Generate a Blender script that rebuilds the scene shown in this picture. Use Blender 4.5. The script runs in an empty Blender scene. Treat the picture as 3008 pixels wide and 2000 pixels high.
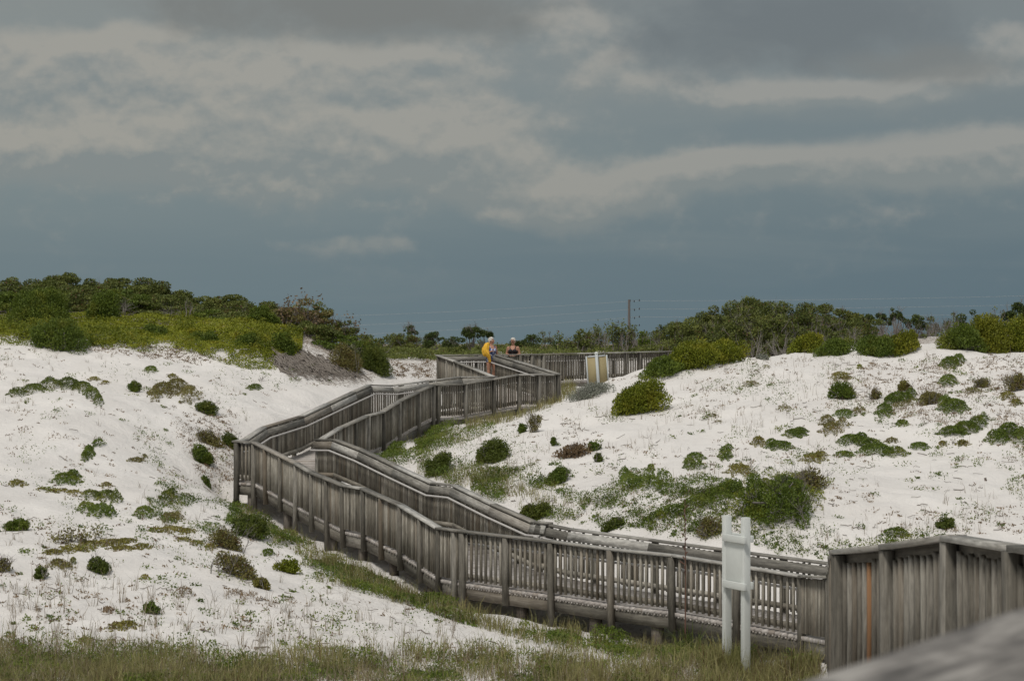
import bpy, math, random
import numpy as np
from mathutils import Vector, Matrix
S = bpy.context.scene
COL = S.collection
RNG = np.random.default_rng(7)
random.seed(7)
R = math.radians
FPX = 7000.0          # focal length in photo pixels (55 mm on a 23.6 mm wide sensor, 3008 px)
EYE = 6.0             # height of the camera
HZ = 1010.0           # photo row of the horizon

def at(px, py, d):
    """point d metres along +y from the camera that the photo shows at (px, py)"""
    return Vector(((px-1504)/FPX*d, d, EYE-(py-HZ)/FPX*d))

# ------------------------------------------------------------------ objects
def tag(o, label=None, cat=None, group=None, kind=None):
    if label: o['label'] = label
    if cat: o['category'] = cat
    if group: o['group'] = group
    if kind: o['kind'] = kind
    return o

def empty(name, loc=(0, 0, 0), rz=0.0, parent=None):
    o = bpy.data.objects.new(name, None)
    COL.objects.link(o)
    o.location = loc
    o.rotation_euler = (0, 0, rz)
    o.empty_display_size = 0.2
    if parent: o.parent = parent
    return o

def np_mesh(name, V, F, mat=None, attrs=None, uv=None, smooth=False):
    """V (n,3); F (m,k) index array or a list of such arrays; attrs {name: per-face float array}; uv per-loop (l,2)"""
    me = bpy.data.meshes.new(name)
    Fs = F if isinstance(F, (list, tuple)) else [F]
    Fs = [np.asarray(f, dtype=np.int32) for f in Fs if len(f)]
    V = np.asarray(V, dtype=np.float32)
    me.vertices.add(len(V)); me.vertices.foreach_set('co', V.ravel())
    tot = np.concatenate([np.full(len(f), f.shape[1], dtype=np.int32) for f in Fs])
    idx = np.concatenate([f.ravel() for f in Fs])
    start = np.concatenate([[0], np.cumsum(tot)[:-1]]).astype(np.int32)
    me.loops.add(len(idx)); me.loops.foreach_set('vertex_index', idx)
    me.polygons.add(len(tot)); me.polygons.foreach_set('loop_start', start)
    me.polygons.foreach_set('loop_total', tot)
    if attrs:
        for k, a in attrs.items():
            at_ = me.attributes.new(k, 'FLOAT', 'FACE')
            at_.data.foreach_set('value', np.asarray(a, dtype=np.float32))
    if uv is not None:
        l = me.uv_layers.new(name='UVMap')
        l.data.foreach_set('uv', np.asarray(uv, dtype=np.float32).ravel())
    if smooth:
        me.polygons.foreach_set('use_smooth', np.ones(len(tot), dtype=bool))
    me.update(calc_edges=True)
    if mat is not None: me.materials.append(mat)
    return me

def link(name, me, parent=None, loc=(0, 0, 0)):
    o = bpy.data.objects.new(name, me)
    COL.objects.link(o)
    o.location = loc
    if parent: o.parent = parent
    return o

class Boards:
    """collects boxes as boards: u runs along the grain, every board has its own random shade"""
    def __init__(s): s.V, s.F, s.A, s.UV, s.n = [], [], [], [], 0
    def box(s, c, ax, ay, az, lx, ly, lz, shade=None, taper=None, topcut=0.0):
        """box centred at c; ax/ay/az unit vectors, lx along the grain; topcut slants the +ax end"""
        c = np.array(c, float); ax = np.array(ax, float); ay = np.array(ay, float); az = np.array(az, float)
        r = RNG.random() if shade is None else shade
        P = []
        for i in (-1, 1):
            for j in (-1, 1):
                for k in (-1, 1):
                    e = lx/2*i
                    if i > 0 and topcut: e -= topcut*(j+1)/2
                    P.append(c+ax*e+ay*(ly/2*j)+az*(lz/2*k))
        n = s.n
        q = [(0, 1, 3, 2), (4, 6, 7, 5), (0, 4, 5, 1), (2, 3, 7, 6), (0, 2, 6, 4), (1, 5, 7, 3)]
        s.V += P
        o1, o2 = RNG.random()*40, RNG.random()*40
        for f in q:
            s.F.append([n+i for i in f]); s.A.append(r)
            for i in f:
                ii, jj, kk = (i >> 2) & 1, (i >> 1) & 1, i & 1
                s.UV.append((o1+ii*lx, o2+jj*ly+kk*lz*1.3))
        s.n += 8
    def beam(s, p0, p1, w, h, side=None, shade=None, ext=0.0, lift=0.0):
        """plank from p0 to p1: w across (horizontal), h vertical, centred on the line"""
        p0 = np.array(p0, float); p1 = np.array(p1, float)
        d = p1-p0; L = np.linalg.norm(d); ax = d/L
        ay = np.cross((0, 0, 1), ax); m = np.linalg.norm(ay)
        ay = ay/m if m > 1e-6 else np.array((0, 1, 0))
        az = np.cross(ax, ay)
        s.box((p0+p1)/2+np.array((0, 0, lift)), ax, ay, az, L+2*ext, w, h, shade)
    def post(s, x, y, z0, z1, ang, wx, wy, shade=None, topcut=0.0, lean=(0, 0)):
        ax = np.array((lean[0], lean[1], 1.0)); ax /= np.linalg.norm(ax)
        ay = np.array((math.cos(ang), math.sin(ang), 0)); ay -= ax*ay.dot(ax); ay /= np.linalg.norm(ay)
        az = np.cross(ax, ay)
        s.box((x, y, (z0+z1)/2), ax, ay, az, z1-z0, wx, wy, shade, topcut=topcut)
    def build(s, name, mat, parent=None):
        me = np_mesh(name, np.array(s.V), np.array(s.F), mat, {'shade': s.A}, np.array(s.UV))
        return link(name, me, parent)

def tube_mesh(segs, sides=5):
    """segs: list of (points (k,3), radii (k)) -> V, F arrays of open tubes"""
    Vs, Fs, n = [], [], 0
    a = np.arange(sides)*2*np.pi/sides
    ca, sa = np.cos(a), np.sin(a)
    for P, r in segs:
        P = np.asarray(P, float); r = np.asarray(r, float)
        k = len(P)
        T = np.gradient(P, axis=0); T /= np.linalg.norm(T, axis=1)[:, None]+1e-9
        ref = np.array((0.31, 0.17, 0.93)) if abs(T[0, 2]) < 0.8 else np.array((0.93, 0.3, 0.1))
        N = np.cross(T, ref); N /= np.linalg.norm(N, axis=1)[:, None]+1e-9
        B = np.cross(T, N)
        ring = P[:, None, :]+r[:, None, None]*(N[:, None, :]*ca[None, :, None]+B[:, None, :]*sa[None, :, None])
        Vs.append(ring.reshape(-1, 3))
        i = np.arange(k-1)[:, None]*sides; j = np.arange(sides)[None, :]; j2 = (j+1) % sides
        q = np.stack([i+j, i+j2, i+sides+j2, i+sides+j], -1).reshape(-1, 4)+n
        Fs.append(q); n += k*sides
    return np.concatenate(Vs), np.concatenate(Fs)

# ------------------------------------------------------------------ materials
class NT:
    def __init__(s, mat):
        mat.use_nodes = True
        s.t = mat.node_tree; s.n = s.t.nodes; s.l = s.t.links
        s.bsdf = s.n.get('Principled BSDF')
    def node(s, typ, **kw):
        x = s.n.new(typ)
        for k, v in kw.items():
            if k in ('operation', 'blend_type', 'data_type', 'noise_dimensions', 'interpolation_type', 'attribute_name', 'attribute_type',
                     'feature', 'wave_type', 'bands_direction', 'clamp', 'use_clamp', 'sky_type', 'sun_disc', 'vector_type', 'noise_type', 'normalize', 'distance'):
                setattr(x, k, v)
        return x
    def val(s, sock, v):
        if hasattr(v, 'is_output') or hasattr(v, 'links'):
            s.l.new(v, sock)
        else:
            sock.default_value = v
    def math(s, op, a, b=None, c=None, clamp=False):
        x = s.node('ShaderNodeMath', operation=op); x.use_clamp = clamp
        s.val(x.inputs[0], a)
        if b is not None: s.val(x.inputs[1], b)
        if c is not None: s.val(x.inputs[2], c)
        return x.outputs[0]
    def mix(s, f, a, b, blend='MIX'):
        x = s.node('ShaderNodeMix', data_type='RGBA', blend_type=blend)
        s.val(x.inputs[0], f); s.val(x.inputs[6], a); s.val(x.inputs[7], b)
        return x.outputs[2]
    def noise(s, vec, scale, detail=4, rough=0.55, dist=0.0, lac=2.0):
        x = s.node('ShaderNodeTexNoise')
        if vec is not None: s.l.new(vec, x.inputs['Vector'])
        x.inputs['Scale'].default_value = scale; x.inputs['Detail'].default_value = detail
        x.inputs['Roughness'].default_value = rough; x.inputs['Distortion'].default_value = dist
        x.inputs['Lacunarity'].default_value = lac
        return x.outputs['Fac']
    def ramp(s, f, stops):
        x = s.node('ShaderNodeValToRGB')
        e = x.color_ramp.elements
        while len(e) < len(stops): e.new(0.5)
        for el, (p, c) in zip(e, stops):
            el.position = p
            el.color = (c, c, c, 1) if isinstance(c, (int, float)) else (*c, 1)
        s.l.new(f, x.inputs[0])
        return x.outputs[0]
    def smooth(s, x, lo, hi):
        n = s.node('ShaderNodeMapRange', interpolation_type='SMOOTHSTEP')
        s.val(n.inputs[0], x); n.inputs[1].default_value = lo; n.inputs[2].default_value = hi
        return n.outputs[0]
    def mapping(s, vec, scale=(1, 1, 1), loc=(0, 0, 0)):
        x = s.node('ShaderNodeMapping')
        s.l.new(vec, x.inputs[0]); x.inputs['Scale'].default_value = scale; x.inputs['Location'].default_value = loc
        return x.outputs[0]
    def attr(s, name):
        x = s.node('ShaderNodeAttribute'); x.attribute_name = name
        return x.outputs['Fac']
    def bump(s, h, strength, dist):
        x = s.node('ShaderNodeBump'); s.l.new(h, x.inputs['Height'])
        x.inputs['Strength'].default_value = strength; x.inputs['Distance'].default_value = dist
        s.l.new(x.outputs[0], s.bsdf.inputs['Normal'])
    def obj(s):
        return s.node('ShaderNodeTexCoord').outputs['Object']

def M_plain(name, col, rough=0.7, var=0.15, scale=6.0, metal=0.0, spec=0.3, bump=0.0):
    m = bpy.data.materials.new(name); t = NT(m)
    n = t.noise(t.obj(), scale, 5, 0.6)
    f = t.math('MULTIPLY_ADD', n, 2*var, 1-var)
    x = t.node('ShaderNodeVectorMath', operation='SCALE'); x.inputs[0].default_value = col[:3]; t.l.new(f, x.inputs['Scale'])
    t.l.new(x.outputs[0], t.bsdf.inputs['Base Color'])
    t.bsdf.inputs['Roughness'].default_value = rough; t.bsdf.inputs['Metallic'].default_value = metal
    t.bsdf.inputs['Specular IOR Level'].default_value = spec
    if bump: t.bump(n, bump, 0.01)
    return m

def M_wood(name, cols, rough=0.85, grain=45.0, stain=0.4):
    """weathered wood: grain along u, tint per board; cols = dark, mid, light"""
    m = bpy.data.materials.new(name); t = NT(m)
    uv = t.node('ShaderNodeUVMap').outputs[0]
    g = t.noise(t.mapping(uv, (1.6, grain, 1)), 1.0, 6, 0.62, 0.6)
    g2 = t.noise(t.mapping(uv, (0.8, 7, 1)), 1.0, 3, 0.55, 0.3)
    blot = t.noise(t.mapping(uv, (2.2, 3.5, 1), (5, 3, 0)), 1.0, 4, 0.6)
    sh = t.attr('shade')
    f = t.math('MULTIPLY_ADD', sh, 0.62, t.math('MULTIPLY_ADD', g, 0.75, t.math('MULTIPLY_ADD', g2, 0.55, -0.46)))
    c = t.ramp(f, [(0.05, cols[0]), (0.5, cols[1]), (0.95, cols[2])])
    s = t.smooth(blot, 0.52, 0.75)
    c = t.mix(t.math('MULTIPLY', s, stain), c, (*[v*0.62 for v in cols[1]], 1))
    mot = t.noise(t.mapping(uv, (4.5, 16, 1), (11, 2, 0)), 1.0, 5, 0.68, 0.4)
    mk_ = t.node('ShaderNodeMapRange'); t.l.new(mot, mk_.inputs[0]); mk_.inputs[1].default_value = 0.32; mk_.inputs[2].default_value = 0.68; mk_.inputs[3].default_value = 0.68; mk_.inputs[4].default_value = 1.32
    vs = t.node('ShaderNodeVectorMath', operation='SCALE'); t.l.new(c, vs.inputs[0]); t.l.new(mk_.outputs[0], vs.inputs['Scale']); c = vs.outputs[0]
    # a few boards are newer and browner
    br = t.smooth(t.math('FRACT', t.math('MULTIPLY', sh, 17.31)), 0.80, 0.98)
    c = t.mix(t.math('MULTIPLY', br, 0.35), c, (0.19, 0.14, 0.09, 1))
    hot = t.math('GREATER_THAN', sh, 1.5)
    c = t.mix(hot, c, (0.27, 0.148, 0.075, 1))
    t.l.new(c, t.bsdf.inputs['Base Color'])
    t.bsdf.inputs['Roughness'].default_value = rough
    t.bsdf.inputs['Specular IOR Level'].default_value = 0.2
    t.bump(g, 0.35, 0.006)
    return m

def M_leaf(name, dark, light, yellow=None, trans=0.30, brown=0.0, k=1.75, hue=(1.13, 1.0, 0.64)):
    yellow = yellow or [light[0]*1.35, light[1]*1.05, light[2]*0.8]
    tone = tuple(h_*k for h_ in hue)
    dark, light, yellow = [[min(v*q, 0.6) for v, q in zip(c_, tone)] for c_ in (dark, light, yellow)]
    m = bpy.data.materials.new(name); t = NT(m)
    a = t.attr('tint')
    c = t.ramp(a, [(0.0, dark), (0.55, [(x+y)/2 for x, y in zip(dark, light)]), (1.0, light)])
    geo = t.node('ShaderNodeNewGeometry').outputs['Position']
    n = t.noise(geo, 1.4, 3, 0.6)
    y = yellow
    c = t.mix(t.math('MULTIPLY', t.smooth(n, 0.5, 0.72), 0.55), c, (*y, 1))
    if brown:
        fr = t.math('FRACT', t.math('MULTIPLY', a, 23.7))
        c = t.mix(t.math('LESS_THAN', fr, brown), c, (0.13, 0.075, 0.035, 1))
    t.l.new(c, t.bsdf.inputs['Base Color'])
    t.bsdf.inputs['Roughness'].default_value = 0.55
    t.bsdf.inputs['Specular IOR Level'].default_value = 0.25
    tr = t.node('ShaderNodeBsdfTranslucent'); t.l.new(c, tr.inputs['Color'])
    mx = t.node('ShaderNodeMixShader'); mx.inputs[0].default_value = trans
    t.l.new(t.bsdf.outputs[0], mx.inputs[1]); t.l.new(tr.outputs[0], mx.inputs[2])
    out = t.n.get('Material Output'); t.l.new(mx.outputs[0], out.inputs['Surface'])
    return m

WOOD = M_wood('weathered_wood', [(0.058, 0.055, 0.046), (0.145, 0.133, 0.110), (0.29, 0.274, 0.24)])
WOOD_CAP = M_wood('weathered_cap_wood', [(0.085, 0.081, 0.070), (0.252, 0.238, 0.208), (0.52, 0.508, 0.47)], grain=22, stain=0.75)
WOOD_NEAR = M_wood('near_fence_wood', [(0.085, 0.077, 0.062), (0.170, 0.155, 0.128), (0.28, 0.264, 0.228)], grain=40)
WOOD_SLAT = M_wood('weathered_slat_wood', [(0.080, 0.074, 0.060), (0.215, 0.195, 0.158), (0.43, 0.405, 0.35)], grain=55)
WOOD_DARK = M_wood('dark_pile_wood', [(0.05, 0.042, 0.035), (0.115, 0.098, 0.082), (0.20, 0.18, 0.155)])  # darker wood tones, used on the piles
DECKM = M_wood('sandy_deck_boards', [(0.33, 0.30, 0.275), (0.41, 0.38, 0.35), (0.50, 0.47, 0.44)], stain=0.1)
PIPE = M_plain('handrail_paint', (0.50, 0.48, 0.455), 0.5, 0.12, 4)
# ------------------------------------------------------------------ camera, light, sky
cam_d = bpy.data.cameras.new('camera'); cam = bpy.data.objects.new('camera', cam_d); COL.objects.link(cam)
S.camera = cam
cam.location = (0, 0, EYE)
cam.rotation_euler = (R(90)+math.atan((HZ-1000)/FPX), 0, 0)
cam_d.sensor_fit = 'HORIZONTAL'; cam_d.sensor_width = 23.634; cam_d.lens = 55.0
cam_d.clip_start = 0.1; cam_d.clip_end = 20000
cam_d.dof.use_dof = True; cam_d.dof.focus_distance = 50.0; cam_d.dof.aperture_fstop = 5.0

SUN_EL, SUN_AZ = 56.0, 207.0     # azimuth clockwise from +y (view direction): behind the camera, to the left
sun_d = bpy.data.lights.new('sun', 'SUN'); sun = bpy.data.objects.new('sun', sun_d); COL.objects.link(sun)
sun_d.energy = 1.6; sun_d.angle = R(12); sun_d.color = (1.0, 0.95, 0.88)
sv = Vector((math.sin(R(SUN_AZ))*math.cos(R(SUN_EL)), math.cos(R(SUN_AZ))*math.cos(R(SUN_EL)), math.sin(R(SUN_EL))))
sun.rotation_euler = sv.to_track_quat('Z', 'Y').to_euler()
sun.location = (0, 0, 60)

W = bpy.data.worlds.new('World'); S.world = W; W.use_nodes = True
class WT(NT):
    def __init__(s, w): s.t = w.node_tree; s.n = s.t.nodes; s.l = s.t.links; s.bsdf = None
t = WT(W)
bg = t.n.get('Background')
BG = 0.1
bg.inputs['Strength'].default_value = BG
gen = t.node('ShaderNodeTexCoord').outputs['Generated']
sep = t.node('ShaderNodeSeparateXYZ'); t.l.new(gen, sep.inputs[0])
X, Y, Z = sep.outputs
sky = t.node('ShaderNodeTexSky'); sky.sky_type = 'NISHITA'; sky.sun_disc = False
sky.sun_elevation = R(SUN_EL); sky.sun_rotation = R(SUN_AZ); sky.dust_density = 3.0
az = t.math('ARCTAN2', X, Y)                      # 0 looking inland (+y), + to the right
el = t.math('ARCSINE', t.math('MINIMUM', t.math('MAXIMUM', Z, -1.0), 1.0))
U = t.math('MULTIPLY', az, FPX/1000.0)            # direction in units of 8.2 degrees
V = t.math('MULTIPLY', el, FPX/1000.0)
cmb = t.node('ShaderNodeCombineXYZ'); t.l.new(U, cmb.inputs[0]); t.l.new(V, cmb.inputs[1])
UV = cmb.outputs[0]
puff = t.noise(t.mapping(UV, (3.4, 5.2, 1), (3.1, 0.7, 0)), 1.0, 6, 0.56, 0.35)
broad = t.noise(t.mapping(UV, (0.9, 2.4, 1), (7.3, 2.2, 0)), 1.0, 4, 0.5, 0.5)
def px(u): return (u-1504)/1000.0
def py(v): return (HZ-v)/1000.0
# cloud banks: centre, half width, reach above and below the centre (in thousandths of a radian / 7), weight
BANKS = [(250,300,380,150,220,.50),(620,420,300,90,130,.34),(430,150,150,60,110,.42),(80,170,230,70,130,.30),(900,200,270,70,120,.50),(1260,200,260,80,120,.55),(1330,385,270,85,125,.66),(1080,430,300,90,110,.44),(700,310,330,90,140,.40),
 (1450,470,180,80,90,.36),(1100,560,330,50,70,.22),(1840,550,215,95,75,.66),(1600,570,270,60,75,.34),(2110,500,190,55,75,.50),(2450,480,300,50,75,.58),(2800,480,330,55,80,.58),(2290,280,280,52,55,.58),(2620,290,330,45,50,.46),
 (1850,225,170,85,65,.52),(1700,90,150,80,90,.42),(2990,160,120,60,70,.50),(2920,260,190,70,55,.42),(1580,630,190,32,45,.24),(450,500,560,90,110,.30),(960,725,280,18,36,.24),(150,450,260,60,80,.25),(2350,640,400,40,50,.10)]
def density(dv):
    """cloud amount at a direction, looked at dv higher: placed banks plus billows"""
    Vd = t.math('ADD', V, dv)
    c2 = t.node('ShaderNodeCombineXYZ'); t.l.new(U, c2.inputs[0]); t.l.new(Vd, c2.inputs[1])
    P = c2.outputs[0]
    wp = t.node('ShaderNodeTexNoise'); t.l.new(t.mapping(P, (1.5, 2.6, 1), (2.2, 5.1, 0)), wp.inputs['Vector']); wp.inputs['Scale'].default_value = 1.0; wp.inputs['Detail'].default_value = 4
    sp_ = t.node('ShaderNodeSeparateXYZ'); t.l.new(wp.outputs['Color'], sp_.inputs[0])
    Uw = t.math('ADD', U, t.math('MULTIPLY', t.math('SUBTRACT', sp_.outputs[0], 0.5), 0.30))
    Vw = t.math('ADD', Vd, t.math('MULTIPLY', t.math('SUBTRACT', sp_.outputs[1], 0.5), 0.17))
    tot = None
    for cx, cy, rx, rt, rb, w in BANKS:
        a = t.math('DIVIDE', t.math('SUBTRACT', Uw, px(cx)), rx/1000.0)
        dv_ = t.math('SUBTRACT', Vw, py(cy))
        b = t.math('MAXIMUM', t.math('DIVIDE', dv_, rt/1000.0), t.math('DIVIDE', dv_, -rb/1000.0))
        q = t.math('ADD', t.math('MULTIPLY', a, a), t.math('MULTIPLY', b, b))
        e = t.math('MULTIPLY', t.math('EXPONENT', t.math('MULTIPLY', t.math('MULTIPLY', q, t.math('SQRT', q)), -0.75)), w)
        tot = e if tot is None else t.math('ADD', tot, e)
    n1 = t.noise(t.mapping(P, (2.5, 3.7, 1), (3.1, 0.7, 0)), 1.0, 8, 0.57, 0.15)
    n2 = t.noise(t.mapping(P, (7.5, 10.0, 1), (1.1, 4.7, 0)), 1.0, 6, 0.6, 0.15)
    tot = t.math('ADD', tot, t.math('MULTIPLY', t.math('SUBTRACT', n1, 0.5), 1.25))
    n3 = t.noise(t.mapping(P, (5.2, 7.4, 1), (6.1, 3.3, 0)), 1.0, 3, 0.5, 0.1)
    bil = t.math('SUBTRACT', 1.0, t.math('ABSOLUTE', t.math('MULTIPLY_ADD', n3, 4.0, -2.0)))
    tot = t.math('ADD', tot, t.math('MULTIPLY', t.math('SUBTRACT', bil, 0.5), 0.16))
    return t.math('ADD', tot, t.math('MULTIPLY', t.math('SUBTRACT', n2, 0.5), 0.48))
D0 = density(0.0); D1 = density(0.034)
# dark slate rain cloud low down, grey-teal higher up; a little paler to the left
base = t.ramp(t.math('DIVIDE', V, 1.1), [(0.0, (0.118, 0.180, 0.212)), (0.22, (0.125, 0.182, 0.212)), (0.45, (0.178, 0.224, 0.236)), (0.70, (0.226, 0.252, 0.250)), (0.9, (0.228, 0.244, 0.235)), (1.0, (0.22, 0.225, 0.213))])
lr = t.smooth(U, -1.6, 1.6)
base = t.mix(t.math('MULTIPLY', lr, 0.30), base, (0.096, 0.135, 0.168, 1))
base = t.mix(t.math('MULTIPLY', t.math('SUBTRACT', 1.0, lr), 0.22), base, (0.25, 0.285, 0.28, 1))
streak = t.noise(t.mapping(UV, (1.0, 8.5, 1), (0.3, 9.2, 0)), 1.0, 5, 0.55, 0.4)
base = t.mix(t.math('MULTIPLY', t.smooth(streak, 0.42, 0.72), 0.20), base, (0.21, 0.245, 0.25, 1))
# lit tops, grey undersides
lit_ = t.math('MULTIPLY_ADD', t.math('SUBTRACT', D0, D1), 3.1, 0.50, clamp=True)
warm = t.smooth(U, 1.3, -1.2)
hi = t.mix(warm, (0.318, 0.315, 0.292, 1), (0.360, 0.344, 0.303, 1))
lo = (0.222, 0.246, 0.244, 1)
cc = t.mix(lit_, lo, hi)
mk = t.math('MULTIPLY', t.smooth(D0, 0.06, 0.58), t.smooth(V, 0.10, 0.42))
col = t.mix(t.math('MULTIPLY', mk, 0.84), base, cc)
# heavy dark bases along the top
def blob(col, cx, cy, rx, ry, c, k):
    a = t.math('DIVIDE', t.math('SUBTRACT', U, px(cx)), rx/1000.0); b = t.math('DIVIDE', t.math('SUBTRACT', V, py(cy)), ry/1000.0)
    d = t.math('ADD', t.math('SQRT', t.math('ADD', t.math('MULTIPLY', a, a), t.math('MULTIPLY', b, b))), t.math('ADD', t.math('MULTIPLY', t.math('SUBTRACT', puff, 0.5), 1.5), t.math('MULTIPLY', D0, 0.25)))
    return t.mix(t.math('MULTIPLY', t.math('SUBTRACT', 1.0, t.smooth(d, 0.30, 1.2)), k), col, (*c, 1))
col = blob(col, 1080, 30, 700, 130, (0.185, 0.190, 0.178), 0.95)
col = blob(col, 2280, 90, 600, 170, (0.150, 0.170, 0.178), 0.95)
col = blob(col, 2720, 215, 330, 70, (0.190, 0.200, 0.194), 0.80)
puf_dark = blob(col, 2330, 400, 520, 45, (0.160, 0.202, 0.220), 0.65)
col = puf_dark
EXPO = 0.30
sx = t.node('ShaderNodeVectorMath', operation='SCALE'); t.l.new(col, sx.inputs[0]); sx.inputs['Scale'].default_value = 2.0**(-EXPO)
col = sx.outputs[0]
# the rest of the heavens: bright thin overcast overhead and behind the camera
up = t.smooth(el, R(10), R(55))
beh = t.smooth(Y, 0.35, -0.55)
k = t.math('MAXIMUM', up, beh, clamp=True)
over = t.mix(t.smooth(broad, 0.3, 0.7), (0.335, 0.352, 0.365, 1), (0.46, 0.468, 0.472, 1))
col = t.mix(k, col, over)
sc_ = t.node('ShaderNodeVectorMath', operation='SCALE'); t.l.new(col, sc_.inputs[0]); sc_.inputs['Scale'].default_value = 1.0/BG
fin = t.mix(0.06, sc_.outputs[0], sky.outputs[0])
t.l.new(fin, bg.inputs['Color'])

S.view_settings.view_transform = 'Standard'; S.view_settings.look = 'None'
S.view_settings.exposure = EXPO; S.view_settings.gamma = 1.0
S.cycles.max_bounces = 6; S.cycles.diffuse_bounces = 3; S.cycles.transparent_max_bounces = 8
S.cycles.use_denoising = True
# ------------------------------------------------------------------ plan of the boardwalk (top of the rail caps)
class Rail:
    """a straight run of railing: plan line between two points, cap heights read along it"""
    def __init__(s, a, b, caps, posts=None, space=1.35, out=1, handrail=True, ground=False):
        (pa, da), (pb, db) = a, b
        s.A = np.array(((pa-1504)/FPX*da, da)); s.B = np.array(((pb-1504)/FPX*db, db))
        s.dir = (s.B-s.A)/np.linalg.norm(s.B-s.A)
        s.n = np.array((s.dir[1], -s.dir[0]))*out          # points away from the walkway
        s.P = [s.on(px, py) for px, py in caps]
        s.posts, s.space, s.handrail = posts, space, handrail
        s.t = [float(np.dot(np.array((p.x, p.y))-s.A, s.dir)) for p in s.P]
        if s.t[0] > s.t[-1]: s.t.reverse(); s.P.reverse()
    def on(s, px, py):
        k = (px-1504)/FPX                                   # ray x = k*y
        u = (k*s.A[1]-s.A[0])/(s.dir[0]-k*s.dir[1])
        p = s.A+s.dir*u
        return Vector((p[0], p[1], EYE-(py-HZ)/FPX*p[1]))
    def xy(s, t): p = s.A+s.dir*t; return p[0], p[1]
    def z(s, t): return float(np.interp(t, s.t, [p.z for p in s.P]))
    def tpx(s, px): p = s.on(px, 0); return float(np.dot(np.array((p.x, p.y))-s.A, s.dir))

RAILS = {
 'A_near': Rail((2355, 39), (1350, 45), [(2357, 1688), (1981, 1627), (1801, 1609), (1616, 1585), (1349, 1555)],
                [1364, 1491, 1624, 1800, 1979, 2169, 2360], out=1),
 'A_far': Rail((2500, 41.1), (1600, 46.8), [(2500, 1657), (2448, 1654), (1674, 1552), (1580, 1532)], out=-1, space=1.45),
 'B_near': Rail((1347, 45), (750, 57), [(1349, 1555), (1291, 1547), (1180, 1481), (1069, 1432), (1013, 1423), (915, 1383), (874, 1359), (750, 1297)],
                [1342, 1295, 1240, 1182, 1126, 1074, 1013, 966, 921, 874, 829, 785, 750], out=1),
 'B_far': Rail((1600, 46.8), (926, 58.7), [(1610, 1533), (1565, 1530), (1449, 1479), (1334, 1423), (1270, 1417), (1163, 1368), (1060, 1319), (983, 1289), (928, 1289)],
                out=-1, space=1.45),
 'landing': Rail((750, 57), (693, 57.4), [(750, 1297), (694, 1294)], [699], out=1, handrail=False),
 'C_far': Rail((694, 57.4), (1088, 69.6), [(694, 1294), (722, 1289), (778, 1253), (885, 1221), (1040, 1150), (1088, 1129)], [760, 815, 870, 925, 975, 1030, 1086], out=-1),
 'C_near': Rail((940, 58.9), (1269, 69.3), [(944, 1286), (1000, 1253), (1073, 1220), (1120, 1208), (1171, 1176), (1223, 1150), (1269, 1129)],
                [973, 1005, 1039, 1077, 1122, 1169, 1227, 1269], out=1),
 'D_near': Rail((1269, 69.3), (1638, 75), [(1269, 1129), (1360, 1126), (1442, 1113), (1520, 1099), (1638, 1097)], [1283, 1364, 1447, 1521, 1579, 1635], out=1),
 'D_far': Rail((1088, 69.6), (1455, 76), [(1088, 1129), (1150, 1131), (1353, 1106), (1455, 1105)], [1180, 1270, 1360, 1450], out=-1),
 'E_near': Rail((1638, 75), (1455, 82), [(1638, 1097), (1455, 1041)], out=1, space=1.5),
 'E_far': Rail((1455, 76), (1287, 84), [(1455, 1106), (1340, 1060), (1287, 1041.5)], [1291, 1318, 1340, 1391], out=-1),
 'F_near': Rail((1455, 82), (1591, 83), [(1455, 1041), (1591, 1039)], [1525, 1560], out=1, handrail=False),
 'F_far': Rail((1287, 84), (1575, 85.5), [(1287, 1041.5), (1575, 1039)], [1350, 1400, 1500], out=-1),
 'G_near': Rail((1591, 83), (1950, 90), [(1591, 1039), (1950, 1031)], [1593, 1727, 1835, 1876], out=1, handrail=False),
 'G_far': Rail((1575, 85.5), (1950, 92.8), [(1575, 1039), (1950, 1031.5)], out=-1, space=1.9),
 'H_near': Rail((1950, 90), (2780, 108), [(1950, 1031), (2780, 990)], [2500, 2720, 2745], out=1, handrail=False),
 'H_far': Rail((1950, 92.8), (2780, 110.5), [(1950, 1031.5), (2780, 991)], [2500, 2700, 2760], out=-1),
 'Y_near': Rail((2357, 39), (2446, 36), [(2357, 1688), (2446, 1690)], [2442], out=-1, handrail=False),
 'Z_near': Rail((2446, 36), (2474, 19), [(2446, 1690), (2474, 1614)], out=-1, space=1.8, handrail=False),
 'N_near': Rail((2474, 19), (2808, 16.4), [(2474, 1614), (2624, 1598), (2808, 1571)], [2478, 2622, 2806], out=-1, handrail=False),
 'O_near': Rail((2808, 16.4), (3008, 15.0), [(2808, 1571), (3008, 1602), (3500, 1688)], space=1.35, out=-1, handrail=False),
}
def Zr(p, q, zp, zq, **k):       # a rail given in world coordinates
    r = Rail.__new__(Rail)
    r.A = np.array(p, float); r.B = np.array(q, float); L = np.linalg.norm(r.B-r.A); r.dir = (r.B-r.A)/L
    r.n = np.array((r.dir[1], -r.dir[0]))*k.get('out', 1)
    r.t = [0.0, L]; r.P = [Vector((*p, zp)), Vector((*q, zq))]
    r.posts = None; r.space = k.get('space', 2.2); r.handrail = False
    return r
za = RAILS['A_far'].P[0]
zN = RAILS['N_near'].P; zZ = RAILS['Z_near'].P; zO = RAILS['O_near'].P
RAILS['Z_far'] = Zr((za.x, za.y), (4.6, 19.0), za.z, zN[0].z, out=1)
RAILS['N_far'] = Zr((4.6, 19.0), (5.1, 16.5), zN[0].z, zN[-1].z, out=1)

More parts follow.
